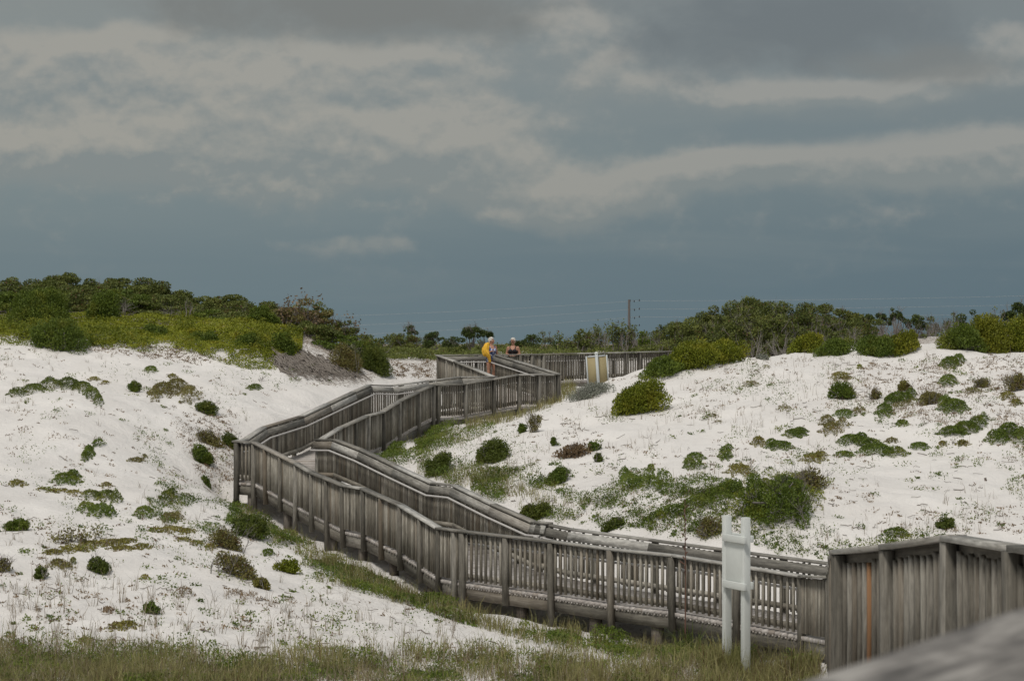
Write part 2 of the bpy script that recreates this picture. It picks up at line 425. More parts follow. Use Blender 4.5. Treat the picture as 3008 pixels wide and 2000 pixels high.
def outward(k):
    r = RAILS[k]
    opp = {'landing': 'B_far', 'Y_near': 'Z_far', 'O_near': None}.get(k, k.replace('near', '#').replace('far', 'near').replace('#', 'far'))
    if opp: q = RAILS[opp]; c = (q.A+q.B)/2
    else: c = (r.A+r.B)/2+np.array((1.0, 0.0))
    if k == 'landing': c = q.B
    if np.dot((r.A+r.B)/2-c, r.n) < 0: r.n = -r.n
for k in RAILS: outward(k)
def xyz(name, end): r = RAILS[name]; return r
def endpt(name, first=True):
    r = RAILS[name]; return r.P[0] if first else r.P[-1]
def P2(px, d): return ((px-1504)/FPX*d, d)
CORN = {k: {'a': r.P[0], 'b': r.P[-1]} for k, r in RAILS.items()}
# deck cross sections along the walk: (outer point, inner point) in plan with the deck height
DK = 1.0
def dz(rail, px): r = RAILS[rail]; t_ = r.tpx(px); x, y = r.xy(t_); return (x, y, r.z(t_)-DK)
SECT = [
 [(zN[-1].x, zN[-1].y, zN[-1].z-DK), (5.1, 16.5, zN[-1].z-DK)],
 [(zN[0].x, zN[0].y, zN[0].z-DK), (4.6, 19.0, zN[0].z-DK)],
 [(zZ[0].x, zZ[0].y, zZ[0].z-DK) if zZ[0].y > zZ[-1].y else (zZ[-1].x, zZ[-1].y, zZ[-1].z-DK), (6.2, 36.0, max(zZ[0].z, zZ[-1].z)*0+za.z+0.2-DK)],
 [dz('A_near', 2357), dz('A_far', 2448)],
]
WALK = {
 'A': [[dz('A_near', p), dz('A_far', q)] for p, q in ((2357, 2470), (1981, 2110), (1801, 1950), (1616, 1790), (1349, 1600))],
 'B': [[dz('B_near', p), dz('B_far', q)] for p, q in ((1349, 1600), (1291, 1540), (1180, 1430), (1069, 1334), (1013, 1270), (874, 1100), (750, 928))],
 'L': [[dz('landing', 750), dz('B_far', 928)], [dz('C_far', 694), dz('C_near', 942)]],
 'C': [[dz('C_far', p), dz('C_near', q)] for p, q in ((694, 942), (778, 1000), (885, 1090), (1040, 1223), (1088, 1269))],
 'D': [[dz('D_far', p), dz('D_near', q)] for p, q in ((1088, 1269), (1150, 1360), (1353, 1520), (1455, 1638))],
 'E': [[dz('E_far', p), dz('E_near', q)] for p, q in ((1455, 1638), (1287, 1455))],
 'F': [[dz('F_far', p), dz('F_near', q)] for p, q in ((1287, 1455), (1575, 1591))],
 'G': [[dz('G_far', p), dz('G_near', q)] for p, q in ((1575, 1591), (1950, 1950))],
 'H': [[dz('H_far', p), dz('H_near', q)] for p, q in ((1950, 1950), (2780, 2780))],
 'Z': SECT[:3]+[[dz('A_near', 2357), dz('A_far', 2470)]],
}
# the ramp turns towards the camera at the low end; both sides of the near ramp share one level
WALK['Z'][2][1] = (6.4, 36.0, WALK['Z'][2][0][2])

# ------------------------------------------------------------------ terrain
CP = []
def C(px, py, d): p = at(px, py, d); CP.append((p.x, p.y, p.z))
def Cw(x, y, z): CP.append((x, y, z))
for a in [(0,2000,29.5),(600,2000,30.5),(1200,2000,31.5),(1800,2000,32),(2130,1942,33),(2420,1950,33.5),(-500,2000,29),
          (0,1850,34),(300,1850,34.5),(700,1850,35.2),(1000,1850,36),(1300,1860,37),(1700,1900,36),
          (0,1700,39.5),(300,1700,40),(700,1700,42),(1000,1760,42),(0,1560,45),(300,1560,46),(600,1560,48),(850,1610,48),
          (0,1430,51),(300,1430,52),(560,1430,54),(0,1300,56),(300,1300,57),(520,1270,60),(620,1300,60.5),
          (0,1215,59.5),(150,1195,60.5),(280,1215,60.5),(450,1215,61.5),
          (0,1150,64.5),(150,1140,64.5),(300,1170,65),(450,1165,66),(0,1080,69),(300,1080,69.5),(600,1090,71),(800,1090,72.5),(600,1180,66),(700,1150,68.5),(900,1140,70.5),(800,1210,64.5),
          (0,1008,73),(300,1003,74),(500,1030,74.5),(700,1042,75),(850,1045,75.5),(960,1100,75),(1080,1110,76.5),
          (0,968,78),(300,950,79),(600,952,80),(800,955,80.5),(930,1000,80),(1080,1070,81),
          (-400,1500,47),(-400,1150,64),(-400,1000,74),(-400,950,80),(-400,1750,38)]: C(*a)
for a in [(0,95,6.5),(-10,95,6.5),(-20,95,6.6),(-14,120,6.6),(-25,120,6.6),(-45,110,6.8),(-30,160,6.0)]:
    Cw(a[0]*1.0, a[1], a[2]) if a[0] < -5 else None
Cw(-5.5, 92, 5.6)
for a in [(1640,1192,69.0),(1740,1150,68.5),(1800,1118,69.5),(1900,1092,71),(2000,1066,71.5),(2150,1050,71.5),(2300,1041,70.5),(2420,1045,70),(2500,1040,69.5),(2750,1027,69),(2860,1035,68.5),(3008,1052,68),(3300,1060,67),
          (1700,1250,62.5),(1900,1230,62.5),(2200,1230,61),(2500,1230,60),(2800,1230,59),(3100,1230,58),(3400,1250,57),
          (1480,1350,58),(1700,1400,55.5),(1900,1400,54.5),(2200,1400,53.5),(2500,1400,52.5),(2800,1400,52),(3100,1400,51.5),
          (1400,1440,56),(1560,1510,51.8),(1750,1530,49.5),(2000,1565,47.5),(2250,1610,46.2),(2500,1625,46),(2800,1580,46.3),(3100,1570,46),
          (1250,1330,62),(1150,1350,61.5),(1400,1300,62.5),(1500,1230,66),(1330,1400,58.5),(1050,1370,61)]: C(*a)
for a in [(9,78,5.5),(13,78,5.7),(17,78,5.9),(22,76,6.0),(12,95,5.75),(20,95,6.0),(30,95,6.2),(20,125,6.1),(40,125,6.2),(30,70,5.8),(30,55,3.8),(30,42,2.6),(20,35,2.2)]: Cw(*a)
for a in [(1180,1092,80),(1100,1088,84),(1220,1058,92),(1000,1040,96),(1400,1052,98),(1650,1068,98),(1800,1070,98),(1950,1055,97),(1500,1022,150),(1000,1024,150),(2000,1014,150)]: C(*a)
for a in [(-8,20,2.6),(0,20,2.3),(6,20,2.0),(-15,20,3.0),(0,8,3.4),(-10,5,4.0),(8,5,3.6),(0,-25,4.0),(-20,-20,4.2),(20,-20,4.0),(10,28,1.6),(8,38,0.9),(4.8,30,1.3),(4,21,1.9),(14,25,2.0),(-20,34,2.6),(-25,50,3.6)]: Cw(*a)
# under the walk
for k, gap in (('A', 0.62), ('B', 0.66), ('L', 0.7), ('C', 0.30), ('D', 0.22), ('E', 0.30), ('F', 0.30), ('G', 0.25)):
    for a, b in WALK[k]:
        for q in (a, b): Cw(q[0], q[1], q[2]-gap)
CP = np.array(CP)
# drop near duplicates
keep = []
for i, p in enumerate(CP):
    if all((p[0]-CP[j][0])**2+(p[1]-CP[j][1])**2 > 0.35 for j in keep): keep.append(i)
CP = CP[keep]
def tps_fit(P, lam=0.004):
    n = len(P); xy = P[:, :2]/20.0
    r2 = ((xy[:, None]-xy[None])**2).sum(-1)
    K = np.where(r2 > 0, 0.5*r2*np.log(r2+1e-12), 0)+lam*np.eye(n)
    Q = np.c_[np.ones(n), xy]
    A = np.block([[K, Q], [Q.T, np.zeros((3, 3))]])
    return np.linalg.solve(A, np.r_[P[:, 2], 0, 0, 0]), xy
TW, TXY = tps_fit(CP)
def tps(x, y):
    x = np.asarray(x, float)/20.0; y = np.asarray(y, float)/20.0
    out = TW[-3]+TW[-2]*x+TW[-1]*y
    for w, (cx, cy) in zip(TW[:-3], TXY):
        r2 = (x-cx)**2+(y-cy)**2+1e-12
        out = out+w*0.5*r2*np.log(r2)
    return out
# value noise for small dune forms
def vnoise(x, y, seed):
    g = np.random.default_rng(seed).random((257, 257)); g[256] = g[0]; g[:, 256] = g[:, 0]
    xi = np.floor(x).astype(int); yi = np.floor(y).astype(int)
    fx = x-xi; fy = y-yi; fx = fx*fx*(3-2*fx); fy = fy*fy*(3-2*fy)
    xi %= 256; yi %= 256
    a = g[xi, yi]; b = g[xi+1, yi]; c = g[xi, yi+1]; d = g[xi+1, yi+1]
    return (a*(1-fx)+b*fx)*(1-fy)+(c*(1-fx)+d*fx)*fy-0.5
def fbm(x, y, seed, oct=4):
    o = 0; a = 1.0
    for i in range(oct):
        o = o+a*vnoise(x*2**i+13.7*i, y*2**i+7.1*i, seed+i); a *= 0.5
    return o
def seg_dist(x, y, a, b):
    ax, ay = a; bx, by = b
    dx, dy = bx-ax, by-ay
    u = np.clip(((x-ax)*dx+(y-ay)*dy)/(dx*dx+dy*dy), 0, 1)
    return np.hypot(x-ax-u*dx, y-ay-u*dy), u
# fan shaped grid: fine where the photograph looks, out to the horizon
NU, NR = 620, 760
ys = np.concatenate([np.linspace(-30, 24, 36, endpoint=False), np.linspace(24, 86, 500, endpoint=False), np.geomspace(86, 6000, NR-536)])
us = np.sign(np.linspace(-1, 1, NU))*np.abs(np.linspace(-1, 1, NU))**1.15*0.42
YY, UU = np.meshgrid(ys, us, indexing='ij')
XX = UU*(YY+45)
H = tps(np.clip(XX, -50, 50), np.clip(YY, -30, 160))
far = np.clip((np.hypot(XX*1.2, YY)-120)/60, 0, 1); far = far*far*(3-2*far)
H = H*(1-far)+(5.65-0.0003*np.clip(YY-160, 0, 900))*far
_u = XX/np.maximum(YY, 1)
_al = 5.55+np.clip(np.maximum(-0.085-_u, _u-0.045)/0.05, 0, 1)*0.75     # the flat behind the walk lies below eye level
_bl = np.clip((YY-93)/10, 0, 1)
H = np.where(YY > 93, np.minimum(H, H*(1-_bl)+_al*_bl), H)
H = np.maximum(H, 0.55)
nearw = np.clip((YY-10)/15, 0, 1)*(1-far)
H = H+nearw*(0.20*fbm(XX/5.5, YY/5.5, 11, 3)+0.23*fbm(XX/1.8, YY/1.7, 31, 3)+0.065*fbm(XX/0.5, YY/0.5, 51, 2))
# keep the sand clear of the walk: blend to the under-deck level near it
best = np.full(H.shape, 1e9); bz = np.zeros(H.shape); bw = np.zeros(H.shape); bg_ = np.zeros(H.shape)
for k, sec in WALK.items():
    gap = {'A': 1.25, 'B': 1.2, 'L': 1.2, 'C': 0.34, 'D': 0.30, 'E': 0.3, 'F': 0.3, 'G': 0.28, 'H': 0.3, 'Z': 0.7}[k]
    for (a0, b0), (a1, b1) in zip(sec[:-1], sec[1:]):
        m0 = ((a0[0]+b0[0])/2, (a0[1]+b0[1])/2); m1 = ((a1[0]+b1[0])/2, (a1[1]+b1[1])/2)
        d, u = seg_dist(XX, YY, m0, m1)
        w0 = np.hypot(a0[0]-b0[0], a0[1]-b0[1])/2; w1 = np.hypot(a1[0]-b1[0], a1[1]-b1[1])/2
        e = d-np.minimum(w0+(w1-w0)*u, 1.15)
        zz = a0[2]+(a1[2]-a0[2])*u
        m = e < best
        best = np.where(m, e, best); bz = np.where(m, zz, bz); bg_ = np.where(m, gap, bg_)
lim = bz-bg_*0.45
w = np.clip(1-(best+0.1)/0.9, 0, 1); w = w*w*(3-2*w)
H = np.where(w > 0, H*(1-w)+np.minimum(H, lim)*w, H)
H0 = H

def hgt(x, y):
    """terrain height, bilinear on the fan grid"""
    x = np.atleast_1d(np.asarray(x, float)); y = np.atleast_1d(np.asarray(y, float))
    u = x/(y+45)
    i = np.clip(np.interp(y, ys, np.arange(len(ys))), 0, len(ys)-1.001)
    j = np.clip(np.interp(u, us, np.arange(NU)), 0, NU-1.001)
    i0 = i.astype(int); j0 = j.astype(int); fi = i-i0; fj = j-j0
    return (H[i0, j0]*(1-fi)+H[i0+1, j0]*fi)*(1-fj)+(H[i0, j0+1]*(1-fi)+H[i0+1, j0+1]*fi)*fj
DS = np.concatenate([np.arange(20, 100, 0.1), np.geomspace(100, 900, 160)])
PXG = np.arange(-400, 3404, 6.0); PYG = np.arange(780, 2060, 3.0)
_px, _d = np.meshgrid(PXG, DS, indexing='ij')
_z = hgt(((_px-1504)/FPX*_d).ravel(), _d.ravel()).reshape(_px.shape)
_py = HZ+(EYE-_z)/_d*FPX
_env = np.minimum.accumulate(_py, axis=1)-np.arange(len(DS))*1e-6
DMAP = np.stack([np.interp(PYG, e[::-1], DS[::-1], left=np.nan) for e in _env])   # first ground hit for every photo pixel
def ground_px(px, py):
    """first ground point seen along the photo ray (px,py); arrays; returns x,y,z and ok"""
    px = np.atleast_1d(np.asarray(px, float)); py = np.atleast_1d(np.asarray(py, float))
    i = np.clip(np.round((px-PXG[0])/6.0).astype(int), 0, len(PXG)-1)
    j = np.clip((py-PYG[0])/3.0, 0, len(PYG)-1.001); j0 = j.astype(int); f = j-j0
    a = DMAP[i, j0]; b = DMAP[i, j0+1]
    dd = np.where(np.abs(a-b) < 1.5, a*(1-f)+b*f, b)
    ok = ~np.isnan(dd); dd = np.where(ok, dd, 100.0)
    x = (px-1504)/FPX*dd
    return x, dd, hgt(x, dd), ok
# ------------------------------------------------------------------ sand
def M_sand():
    m = bpy.data.materials.new('white_dune_sand'); t = NT(m)
    p = t.node('ShaderNodeNewGeometry').outputs['Position']
    n1 = t.noise(p, 0.5, 5, 0.6); n2 = t.noise(p, 6.0, 6, 0.65); n3 = t.noise(p, 38.0, 4, 0.7)
    c = t.ramp(n1, [(0.3, (0.70, 0.668, 0.630)), (0.7, (0.785, 0.755, 0.715))])
    c = t.mix(t.math('MULTIPLY', t.smooth(n2, 0.55, 0.8), 0.22), c, (0.55, 0.50, 0.45, 1))
    # plant litter lying in the sand: brown specks, thick under the thickets
    lit = t.attr('litter')
    sp = t.noise(p, 11.0, 5, 0.75, 0.8)
    thr = t.math('MULTIPLY_ADD', lit, -0.42, 0.82)
    k = t.math('SUBTRACT', sp, thr)
    k = t.math('MULTIPLY', t.smooth(k, 0.0, 0.05), t.math('MULTIPLY_ADD', lit, 0.5, 0.45), clamp=True)
    lc = t.ramp(t.noise(p, 23.0, 3, 0.6), [(0.3, (0.10, 0.072, 0.05)), (0.7, (0.26, 0.205, 0.15))])
    c = t.mix(k, c, lc)
    t.l.new(c, t.bsdf.inputs['Base Color'])
    t.bsdf.inputs['Roughness'].default_value = 0.95; t.bsdf.inputs['Specular IOR Level'].default_value = 0.1
    h = t.math('MULTIPLY_ADD', n2, 0.8, t.math('MULTIPLY', n3, 0.25))
    t.bump(h, 0.8, 0.10)
    return m
def pip(px, py, poly):
    """points in polygon"""
    c = np.zeros(px.shape, bool); n = len(poly); j = n-1
    for i in range(n):
        xi, yi = poly[i]; xj, yj = poly[j]
        c ^= ((yi > py) != (yj > py)) & (px < (xj-xi)*(py-yi)/(yj-yi+1e-12)+xi)
        j = i
    return c
def proj(x, y, z): return 1504+x/y*FPX, HZ+(EYE-z)/y*FPX
idx = np.arange(NU*len(ys)).reshape(len(ys), NU)
F = np.stack([idx[:-1, :-1], idx[:-1, 1:], idx[1:, 1:], idx[1:, :-1]], -1).reshape(-1, 4)
# where litter lies: under thickets and far inland, else thin
PX, PY = proj(XX, np.maximum(YY, 5), H)
lit = np.full(H.shape, 0.10)
lit = np.where(YY > 84, 0.75, lit); lit = np.where(YY > 110, 1.0, lit); lit = np.where(YY < 34, 0.55, lit)
for poly, v in (([(-900,700),(-900,1000),(300,985),(700,1000),(880,1000),(1000,1060),(1140,1100),(1140,900)], 0.95),
                ([(1950,1030),(2750,1010),(3500,1030),(3500,800),(1950,800)], 0.9),
                ([(780,1000),(800,1060),(960,1140),(1060,1140),(1150,1110),(1000,1000)], 0.8),
                ([(1000,1330),(1330,1290),(1500,1350),(1600,1440),(1560,1540),(1250,1470)], 0.45),
                ([(900,1640),(1400,1760),(2400,1900),(2400,2000),(1300,1850),(900,1760)], 0.6),
                ([(2650,1050),(3300,1050),(3300,1250),(2700,1250)], 0.35), ([(2050,1540),(2700,1540),(2700,1660),(1800,1640)], 0.32),
                ([(250,1200),(700,1200),(700,1500),(400,1480)], 0.22)):
    m = pip(PX, PY, poly) & (YY > 25)
    lit = np.where(m, np.maximum(lit, v), lit)
for _ in range(3):
    lit[1:-1, 1:-1] = (lit[1:-1, 1:-1]*2+lit[:-2, 1:-1]+lit[2:, 1:-1]+lit[1:-1, :-2]+lit[1:-1, 2:])/6
me = np_mesh('sand', np.stack([XX, YY, H], -1).reshape(-1, 3), F, M_sand(), smooth=True)
a_ = me.attributes.new('litter', 'FLOAT', 'POINT'); a_.data.foreach_set('value', lit.ravel().astype(np.float32))
ground = link('ground', me); tag(ground, kind='structure')

# ------------------------------------------------------------------ the boardwalk
bw = empty('boardwalk', tuple(WALK['A'][0][0]))
BO = Vector(bw.location)
tag(bw, 'long zigzag boardwalk ramp of weathered grey wood with slatted railings climbing between the dunes', 'boardwalk')
def part(b, name, mat, parent=None, lab=None):
    o = b.build(name, mat, None)
    o.parent = parent or bw
    o.matrix_parent_inverse = Matrix.Translation(-BO) if (parent is None or parent is bw) else Matrix.Identity(4)
    if lab: o['label'] = lab
    return o
def build_rail(key, slat=0.132, fancy=False, deckpost=0.36):
    r = RAILS[key]
    n3 = np.array((r.n[0], r.n[1], 0.0)); ang = math.atan2(r.dir[1], r.dir[0])
    t0, t1 = r.t[0], r.t[-1]
    nt = 0
    scr, cap, pip_ = Boards(), Boards(), []
    # posts
    if r.posts: ts = sorted(r.tpx(p) for p in r.posts)
    else:
        k = max(1, round((t1-t0)/r.space)); ts = [t0+(t1-t0)*i/k for i in range(k+1)]
    posts = []
    for t_ in ts:
        x, y = r.xy(t_); z = r.z(t_)
        p = Boards(); off = 0.047
        px_, py_ = x+r.n[0]*off, y+r.n[1]*off
        g = float(hgt(px_, py_)[0])
        corner = abs(t_-t0) < 0.3 or abs(t_-t1) < 0.3
        zb = z-DK-0.29-RNG.uniform(0, 0.07)
        if corner or g > zb-0.05 or RNG.random() < 0.25: zb = min(g-0.15, zb)
        w_ = 0.10 if not corner else 0.115
        p.post(px_, py_, zb, z-0.042+RNG.uniform(-.004, .004), ang, w_, 0.092, lean=(RNG.normal(0, .006), RNG.normal(0, .006)))
        posts.append(p)
    # slats: on the outside of the top board, between the posts
    L = t1-t0; k = int(L/slat)
    orange = r.tpx(2560) if key == 'N_near' else None
    done = False
    for i in range(k+1):
        t_ = t0+0.04+i*slat+RNG.normal(0, .006)
        if t_ > t1-0.02 or any(abs(t_-q) < 0.072 for q in ts): continue
        x, y = r.xy(t_); z = r.z(t_)
        sw = (0.058 if fancy else 0.040)+RNG.uniform(-.003, .004)
        sh = None
        if orange is not None and not done and t_ > orange: sh = 2.0; done = True
        scr.post(x+r.n[0]*0.021, y+r.n[1]*0.021, z-0.945+RNG.uniform(-.012, .012), z-(0.105 if fancy else 0.055)+RNG.uniform(-.02, .008), ang, sw, 0.038, sh,
                 topcut=0.045 if fancy else 0.0, lean=(RNG.normal(0, .004), RNG.normal(0, .004)))
    # boards running along: cap, top board, bottom board
    brk = sorted(set([t0, t1]+[q for q in r.t]))
    # break long runs into planks of about 3.5 m
    fullb = []
    for a, b in zip(brk[:-1], brk[1:]):
        m = max(1, int(round((b-a)/2.4)))
        fullb += [a+(b-a)*i/m for i in range(m)]
    fullb.append(t1)
    pos = lambda t_, off, dzz: np.array((*r.xy(t_), r.z(t_)+dzz))+n3*off
    for i, (a, b) in enumerate(zip(fullb[:-1], fullb[1:])):
        e = RNG.uniform(-.002, .002)+0.0015*(i % 2)
        c_ = cap
        ja, jb = RNG.normal(0, .007), RNG.normal(0, .007)
        c_.beam(pos(a, 0.022+ja, -0.020+e), pos(b, 0.022+jb, -0.020+e), 0.16, 0.040, ext=0.012 if 0 < i < len(fullb)-2 else 0.045)
        pa, pb = pos(a, -0.070+ja, -0.146+e), pos(b, -0.070+jb, -0.146+e)
        dx = (pb-pa)/np.linalg.norm(pb-pa); tz = np.array((0, 0, 1.0))*math.cos(0.26)+n3*math.sin(0.26); tz -= dx*tz.dot(dx); tz /= np.linalg.norm(tz)
        if fancy:
            scr.beam(pos(a, -0.0215, -0.135+e), pos(b, -0.0215, -0.135+e), 0.038, 0.18, ext=0.004, shade=0.12)  # board toned dark to paint in the shaded recess below the cap
        else: cap.box((pa+pb)/2, dx, np.cross(tz, dx), tz, np.linalg.norm(pb-pa)+0.008, 0.034, 0.165)
        scr.beam(pos(a, -0.0215, -0.865+e), pos(b, -0.0215, -0.865+e), 0.038, 0.10, ext=0.004)
    railing = part(scr, 'railing', WOOD_NEAR if fancy else WOOD_SLAT)
    for p in posts:
        o = p.build('post', WOOD); o.parent = railing; o.matrix_parent_inverse = Matrix.Identity(4)
    o = cap.build('cap_rail', WOOD_CAP); o.parent = railing
    if r.handrail:
        q = [pos(t_, -0.150, -0.275) for t_ in [t0+0.05]+[x_ for x_ in r.t[1:-1]]+[t1-0.05]]
        Vt, Ft = tube_mesh([(np.array(q), np.full(len(q), 0.023))], 8)
        br = Boards()
        for t_ in ts[::2]:
            br.beam(pos(t_, -0.02, -0.29), pos(t_, -0.150, -0.29), 0.03, 0.02)
        Vb = np.array(br.V) if br.V else np.zeros((0, 3)); Fb = np.array(br.F).reshape(-1, 4)+len(Vt) if br.V else np.zeros((0, 4), int)
        me_ = np_mesh('handrail', np.concatenate([Vt, Vb]), np.concatenate([Ft, Fb]), PIPE, smooth=False)
        o = link('handrail', me_, railing)
    return railing
for key in RAILS:
    sl = 0.132
    sl = {'A': .132, 'B': .104, 'C': .108, 'G': .165, 'H': .165, 'D': .12, 'F': .064, 'E': .10, 'N': .125, 'O': .125}.get(key[0], .125)
    build_rail(key, sl, fancy=key in ('N_near', 'O_near'))
# decks: planks across, rim boards and piles below
def build_deck(key, outer_first=True):
    sec = WALK[key]
    d, rim, piles = Boards(), Boards(), []
    for (a0, b0), (a1, b1) in zip(sec[:-1], sec[1:]):
        a0, b0, a1, b1 = [np.array(q, float) for q in (a0, b0, a1, b1)]
        L = max(np.linalg.norm(a1-a0), np.linalg.norm(b1-b0))
        n = max(1, int(L/0.143))
        for i in range(n):
            f = (i+0.5)/n
            pa = a0+(a1-a0)*f; pb = b0+(b1-b0)*f
            dirv = pb-pa; w_ = np.linalg.norm(dirv); dirv /= w_
            wa = np.linalg.norm((a1-a0)[:2])/n; wb = np.linalg.norm((b1-b0)[:2])/n
            up = np.array((0, 0, 1.0)); side = np.cross(up, dirv); side /= np.linalg.norm(side)
            nseg = len(d.V)
            d.box((pa+pb)/2+np.array((0, 0, -0.032+RNG.uniform(-.0015, .0015))), dirv, side, np.cross(dirv, side), w_+0.024, 0.138, 0.064)
            # fan the plank: widen/narrow its two ends to follow the turn
            for k in range(8):
                v = d.V[nseg+k]
                end = (v-(pa+pb)/2).dot(dirv) < 0
                w2 = (wa if end else wb)-0.006
                s_ = (v-(pa+pb)/2).dot(side)
                d.V[nseg+k] = v+side*(np.sign(s_)*w2/2-s_)
        for p0, p1 in ((a0, a1), (b0, b1)):
            if np.linalg.norm(p1-p0) < 0.4: continue
            c_ = (a0+b0+a1+b1)/4
            inw = c_-(p0+p1)/2; dd_ = (p1-p0)/np.linalg.norm(p1-p0); inw -= dd_*inw.dot(dd_); inw[2] = 0; inw /= np.linalg.norm(inw)
            rim.beam(p0+inw*0.024+np.array((0, 0, -0.182)), p1+inw*0.024+np.array((0, 0, -0.182)), 0.042, 0.225, ext=-0.002)
            m = max(1, int(np.linalg.norm(p1-p0)/2.3))
            for i in range(m):
                q = p0+(p1-p0)*((i+0.35)/m)+inw*0.13
                g = float(hgt(q[0], q[1])[0])
                b = Boards()
                b.post(q[0], q[1], min(g-0.2, q[2]-0.5), q[2]-0.07, math.atan2(dd_[1], dd_[0]), 0.17, 0.15)
                piles.append(b)
    if key == 'A':       # toothed underside of the deck edge along the low run
        r = RAILS['A_near']
        for i in range(int((r.t[-1]-r.t[0])/0.07)):
            t_ = r.t[0]+i*0.07; x, y = r.xy(t_)
            d.box((x+r.n[0]*0.006, y+r.n[1]*0.006, r.z(t_)-DK-0.075), (0, 0, 1), (*r.dir, 0), (*r.n, 0), 0.03, 0.034, 0.014)
    o = part(d, 'deck', DECKM)
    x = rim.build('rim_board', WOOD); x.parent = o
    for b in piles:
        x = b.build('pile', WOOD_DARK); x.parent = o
for key in WALK: build_deck(key)
# ------------------------------------------------------------------ the rail just in front of the camera
fr = empty('foreground_railing', (0.75, 3.35, 0)); tag(fr, 'blurred grey wooden railing close to the viewer in the bottom right corner', 'railing')
FO = Vector(fr.location)
hh = 0.36
fa = np.array((-0.30, 1.42)); fb = np.array((1.75, 5.22)); fd = (fb-fa)/np.linalg.norm(fb-fa); fn = np.array((fd[1], -fd[0]))
def fpt(s_, off, z): q = fa+(fb-fa)*s_+fn*off; return (q[0], q[1], z)
class Fine(Boards): pass
def fbeam(b, off, z, w_, h_, s0=0.0, s1=1.0): b.beam(fpt(s0, off, z), fpt(s1, off, z), w_, h_)
capw = 0.235
b = Boards(); b.beam(fpt(0, capw/2, EYE-hh-0.019), fpt(1, capw/2, EYE-hh-0.019), capw, 0.038, shade=0.40)
M_FG = M_wood('worn_rail_wood', [(0.045, 0.040, 0.036), (0.125, 0.114, 0.102), (0.36, 0.335, 0.30)], grain=14)
_t = NT(M_FG); _t.bsdf = _t.n.get('Principled BSDF')
_uv = _t.node('ShaderNodeUVMap').outputs[0]
_w1 = _t.noise(_t.mapping(_uv, (2.3, 30, 1), (2, 7, 0)), 1.0, 5, 0.6, 0.8); _w2 = _t.noise(_t.mapping(_uv, (5.0, 13, 1), (9, 1, 0)), 1.0, 4, 0.6, 0.5)
_c = _t.ramp(_t.math('MULTIPLY_ADD', _w1, 0.55, _t.math('MULTIPLY', _w2, 0.55)), [(0.34, (0.045, 0.041, 0.037)), (0.47, (0.115, 0.108, 0.10)), (0.57, (0.21, 0.197, 0.18)), (0.70, (0.38, 0.36, 0.33))])
_t.l.new(_c, _t.bsdf.inputs['Base Color'])
o = b.build('cap_rail', M_FG); o.parent = fr; o.matrix_parent_inverse = Matrix.Translation(-FO)
md = o.modifiers.new('edge', 'BEVEL'); md.width = 0.006; md.segments = 3
b = Boards(); fbeam(b, 0.185, EYE-hh-0.11, 0.038, 0.14)
o = b.build('top_board', WOOD); o.parent = fr; o.matrix_parent_inverse = Matrix.Translation(-FO)
for s_ in (0.02, 0.34, 0.66, 0.98):
    b = Boards(); q = fpt(s_, 0.10, 0)
    g = 3.5
    b.post(q[0], q[1], g, EYE-hh-0.04, math.atan2(fd[1], fd[0]), 0.09, 0.09)
    o = b.build('post', WOOD); o.parent = fr; o.matrix_parent_inverse = Matrix.Translation(-FO)
b = Boards()
for i in range(30):
    q = fpt((i+0.5)/30, 0.145, 0)
    b.post(q[0], q[1], EYE-hh-0.95, EYE-hh-0.05, math.atan2(fd[1], fd[0]), 0.04, 0.04)
o = b.build('slat_panel', WOOD_SLAT); o.parent = fr; o.matrix_parent_inverse = Matrix.Translation(-FO)

# ------------------------------------------------------------------ signs
PAINT = M_plain('pale_sign_paint', (0.60, 0.62, 0.59), 0.55, 0.07, 9)
PAINT2 = M_plain('grey_sign_paint', (0.47, 0.50, 0.50), 0.5, 0.1, 9)
gx, gy, gz, _ = ground_px([2132, 2200], [1935, 1950])
D_ = 33.0
def sp(px, py, d=D_): return at(px, py, d)
sg = empty('sign_frame', (sp(2165, 1940).x, D_, float(hgt(sp(2165, 1940).x, D_)[0])))
tag(sg, 'blank white painted wooden sign on two posts in front of the low boardwalk run', 'sign')
SO = Vector(sg.location)
def spart(b, name, mat=PAINT, bev=0.004):
    o = b.build(name, mat); o.parent = sg; o.matrix_parent_inverse = Matrix.Translation(-SO)
    md = o.modifiers.new('edge', 'BEVEL'); md.width = bev; md.segments = 2
    return o
# the sign's plane runs away to the right: left post nearer
dL, dR = 33.25, 32.75
pL = at(2135, 1700, dL); pR = at(2190, 1700, dR)
u = np.array((pR.x-pL.x, pR.y-pL.y)); W_ = np.linalg.norm(u); u /= W_; vn = np.array((u[1], -u[0]))
a_s = math.atan2(u[1], u[0])
m_ = 1/FPX*33
zof = lambda py, d=33.0: EYE-(py-HZ)/FPX*d
for nm, p, top in (('l', pL, 1513), ('r', pR, 1519)):
    b = Boards(); g = float(hgt(p.x, p.y)[0])
    b.post(p.x, p.y, g-0.25, zof(top, p.y), a_s, 0.10, 0.10)
    spart(b, 'post')
cx_, cy_ = (pL.x+pR.x)/2, (pL.y+pR.y)/2
ux = (u[0], u[1], 0); nx = (vn[0], vn[1], 0)
for py_, h_, nm in ((1580, 0.095, 'top_rail'), (1716, 0.10, 'bottom_rail')):
    b = Boards(); z_ = zof(py_)
    c0_ = 0.085      # the front rail runs from the left post past the right one, the back rail sticks out to the left
    b.box((cx_+u[0]*c0_+vn[0]*0.073, cy_+u[1]*c0_+vn[1]*0.073, z_), ux, nx, (0, 0, 1), W_+0.10, 0.045, h_)
    b.box((cx_-u[0]*0.05-vn[0]*0.073, cy_-u[1]*0.05-vn[1]*0.073, z_+0.01), ux, nx, (0, 0, 1), W_+0.22, 0.045, h_)
    spart(b, nm)
